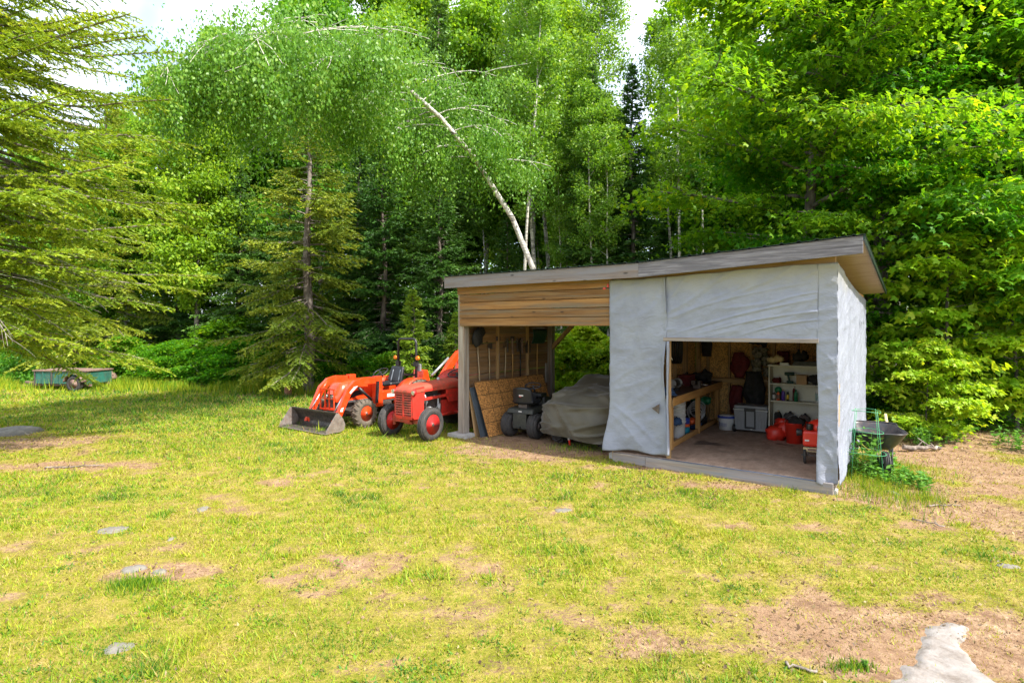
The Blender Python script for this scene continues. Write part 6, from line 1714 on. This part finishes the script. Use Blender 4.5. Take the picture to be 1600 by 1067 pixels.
# ---- big near spruce at the left
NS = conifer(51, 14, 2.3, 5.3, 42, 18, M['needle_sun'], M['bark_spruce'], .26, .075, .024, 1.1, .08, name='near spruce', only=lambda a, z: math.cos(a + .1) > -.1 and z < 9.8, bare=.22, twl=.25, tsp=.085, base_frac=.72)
o = plant(NS, 'spruce_tree', 'huge near spruce with yellow green drooping boughs at the left edge', 'tree', -10.2, 10.1, 1.0, 0.0)
def dead_twigs():
    rng = random.Random(8); tubes = []
    for i in range(50):
        z = rng.uniform(3.0, 8); a = rng.uniform(-1.1, .9); l = rng.uniform(1.0, 3.4) * (1 - .05 * z)
        d = Vector((math.cos(a), math.sin(a), rng.uniform(-.3, .1)))
        p = limb_path(rng, (rng.uniform(0, .8) * math.cos(a), rng.uniform(0, .8) * math.sin(a), z), d, l, 7, .05, .12)
        tubes.append((p, [.011 * (1 - .11 * k) + .0015 for k in range(8)]))
        for s in range(5):
            k = rng.randint(2, 6); q = limb_path(rng, p[k], (d + Vector((rng.uniform(-.7, .7), rng.uniform(-.7, .7), rng.uniform(-.7, .3)))), l * .25, 4, .06, .2)
            tubes.append((q, [.004, .003, .003, .002, .0015]))
    me = tubes_mesh('dead twigs', tubes, M['twig'])
    c = bpy.data.objects.new('dead_branches', me); COL.objects.link(c); c.parent = o
dead_twigs()
plant(PR['spruce_mid'], 'spruce_tree', 'second spruce behind the huge near one, over the green trailer', 'tree', -17.4, 24.2, 1.15, 2.0)

# ---- masses
def mass(name, label, cat, mat, pts, size, nper, L, seed, mode='up'):
    rs = np.random.RandomState(seed); C = np.array(pts); m = len(C); idx = np.repeat(np.arange(m), nper); n = m * nper
    sz = np.array(size)[idx] if hasattr(size, '__len__') and len(size) == m else np.full(n, size)
    off = rnd_unit(rs, n) * (rs.rand(n, 1) ** .45) * sz[:, None] * np.array([1, 1, .75])
    P0 = C[idx] + off; P0[:, 2] = np.maximum(P0[:, 2], gz(P0[:, 0], P0[:, 1]) + .01)
    D = rs.randn(n, 3); D[:, 2] += .2; D = nrm(D)
    N = rs.randn(n, 3); N[:, 2] += 1.1; N = nrm(N - D * (N * D).sum(1)[:, None])
    ll = L * (.6 + .8 * rs.rand(n)); t = .4 * rs.rand(m)[idx] + .6 * rs.rand(n)
    me = leaves_mesh(name, P0, D, N, ll, ll * .55, t, mat)
    ob = bpy.data.objects.new(name, me); COL.objects.link(ob); tag(ob, label, cat, kind='stuff'); return ob
rs = np.random.RandomState(77)
n = 1500; x = rs.rand(n) * 60 - 32; y = edge_y(x) + .3 + np.abs(rs.randn(n)) * 2.2
lx, ly = shed_local(x, y); k = ~((lx > -8) & (lx < 1.2) & (ly < 6.2)); x, y = x[k], y[k]
z = gz(x, y) + .1 + .25 * rs.rand(len(x))
mass('undergrowth', 'dense low green undergrowth on the forest floor', 'undergrowth', M['under'], np.stack([x, y, z], 1), .42, 55, .10, 1)
n = 420; x = rs.rand(n) * 26 - 24; y = edge_y(x) + .8 + rs.rand(n) * 2.5; z = gz(x, y) + .35 + .7 * rs.rand(n)
mass('bramble_thicket', 'leafy thicket at the back edge of the lawn', 'thicket', M['under'], np.stack([x, y, z], 1), .5, 90, .10, 2)
n = 2600; x = rs.rand(n) * 100 - 50; y = 33 + rs.rand(n) * 12; z = gz(x, y) + rs.rand(n) ** 1.5 * 13
mass('far_woods', 'far depth of the forest behind the tree wall', 'woods', M['woods'], np.stack([x, y, z], 1), 1.4, 100, .28, 3)
n = 900; x = rs.rand(n) * 62 - 30; y = 24.5 + rs.rand(n) * 9; z = gz(x, y) + .3 + rs.rand(n) ** 1.4 * 5
mass('forest_understory', 'young broadleaf growth under the tall trees', 'understory', M['woods'], np.stack([x, y, z], 1), .9, 130, .18, 4)
# weeds by the wheelbarrow
rs2 = np.random.RandomState(9)
def weed_clump(label, X, Y, r, h, nst, seed, group=None):
    rng = random.Random(seed); rs_ = np.random.RandomState(seed); tb = []; P0 = []; D = []
    for i in range(nst):
        a = rng.random() * 6.28; q = r * rng.random() ** .5
        b = Vector((q * math.cos(a), q * math.sin(a), 0)); hh = h * rng.uniform(.5, 1.1)
        p = limb_path(rng, b, (rng.uniform(-.2, .2), rng.uniform(-.2, .2), 1), hh, 5, 0, .08); tb.append((p, [.004, .004, .003, .003, .002, .001]))
        for j in range(26):
            k = rng.uniform(.15, 5); kk = min(4, int(k)); P0.append(p[kk].lerp(p[kk + 1], k - kk)); an = rng.random() * 6.28; D.append((math.cos(an), math.sin(an), rng.uniform(-.2, .6)))
    P0 = np.array(P0); D = nrm(np.array(D)); n = len(P0); N = rs_.randn(n, 3) * .4; N[:, 2] += 1; N = nrm(N - D * (N * D).sum(1)[:, None])
    L = .075 * min(1, h / .2) * (.5 + rs_.rand(n)); me2 = leaves_mesh('weed leaves', P0, D, N, L, L * .42, rs_.rand(n), M['weed'])
    plant((tubes_mesh('weed stems', tb, M['weed_stem']), me2), 'weed_clump', label, 'weeds', X, Y, crown='leaves', trunk='stems', group=group)
m_, nt_, bs_, _o = nmat('weed stem'); bs_.inputs[0].default_value = (.10, .22, .04, 1); M['weed_stem'] = m_
weed_clump('tall leafy weed clump growing up through the green wire cage', 5.45, 8.75, .22, .72, 16, 1)
weed_clump('shorter weed clump in front of the wheelbarrow legs', 5.85, 8.95, .22, .42, 14, 2)
weed_clump('broad low weeds on the grass in front of the wire cage', 5.75, 8.35, .40, .22, 26, 7)
weed_clump('leafy weeds by the side wall base of the shed', 5.25, 8.95, .16, .34, 9, 3)
weed_clump('leafy green plants at the right edge of the dirt', 9.6, 10.6, .45, .32, 26, 4)
weed_clump('weeds under the bright bush at the end of the shed', 8.1, 11.2, .6, .35, 34, 5)
weed_clump('small weed tuft in the foreground dirt left of the rock slab', *G(1350, 1040), .02, .045, 7, 6)
# dry brush pile behind the spruce trunk base
rng = random.Random(4); tb = []
for i in range(240):
    a = rng.random() * 6.28; b = Vector((rng.gauss(0, .8), rng.gauss(0, .35), rng.uniform(0, .45)))
    p = limb_path(rng, b, (math.cos(a), math.sin(a), rng.uniform(-.1, .6)), rng.uniform(.3, .8), 4, .03, .25); tb.append((p, [.006, .005, .004, .003, .002]))
me = tubes_mesh('brush pile', tb, M['twig']); ob = bpy.data.objects.new('brush_pile', me); COL.objects.link(ob); ob.location = (-9.9, 21.9, .25)
tag(ob, 'brown heap of dry brush at the forest edge left of the bare trunked spruce', 'brush pile')
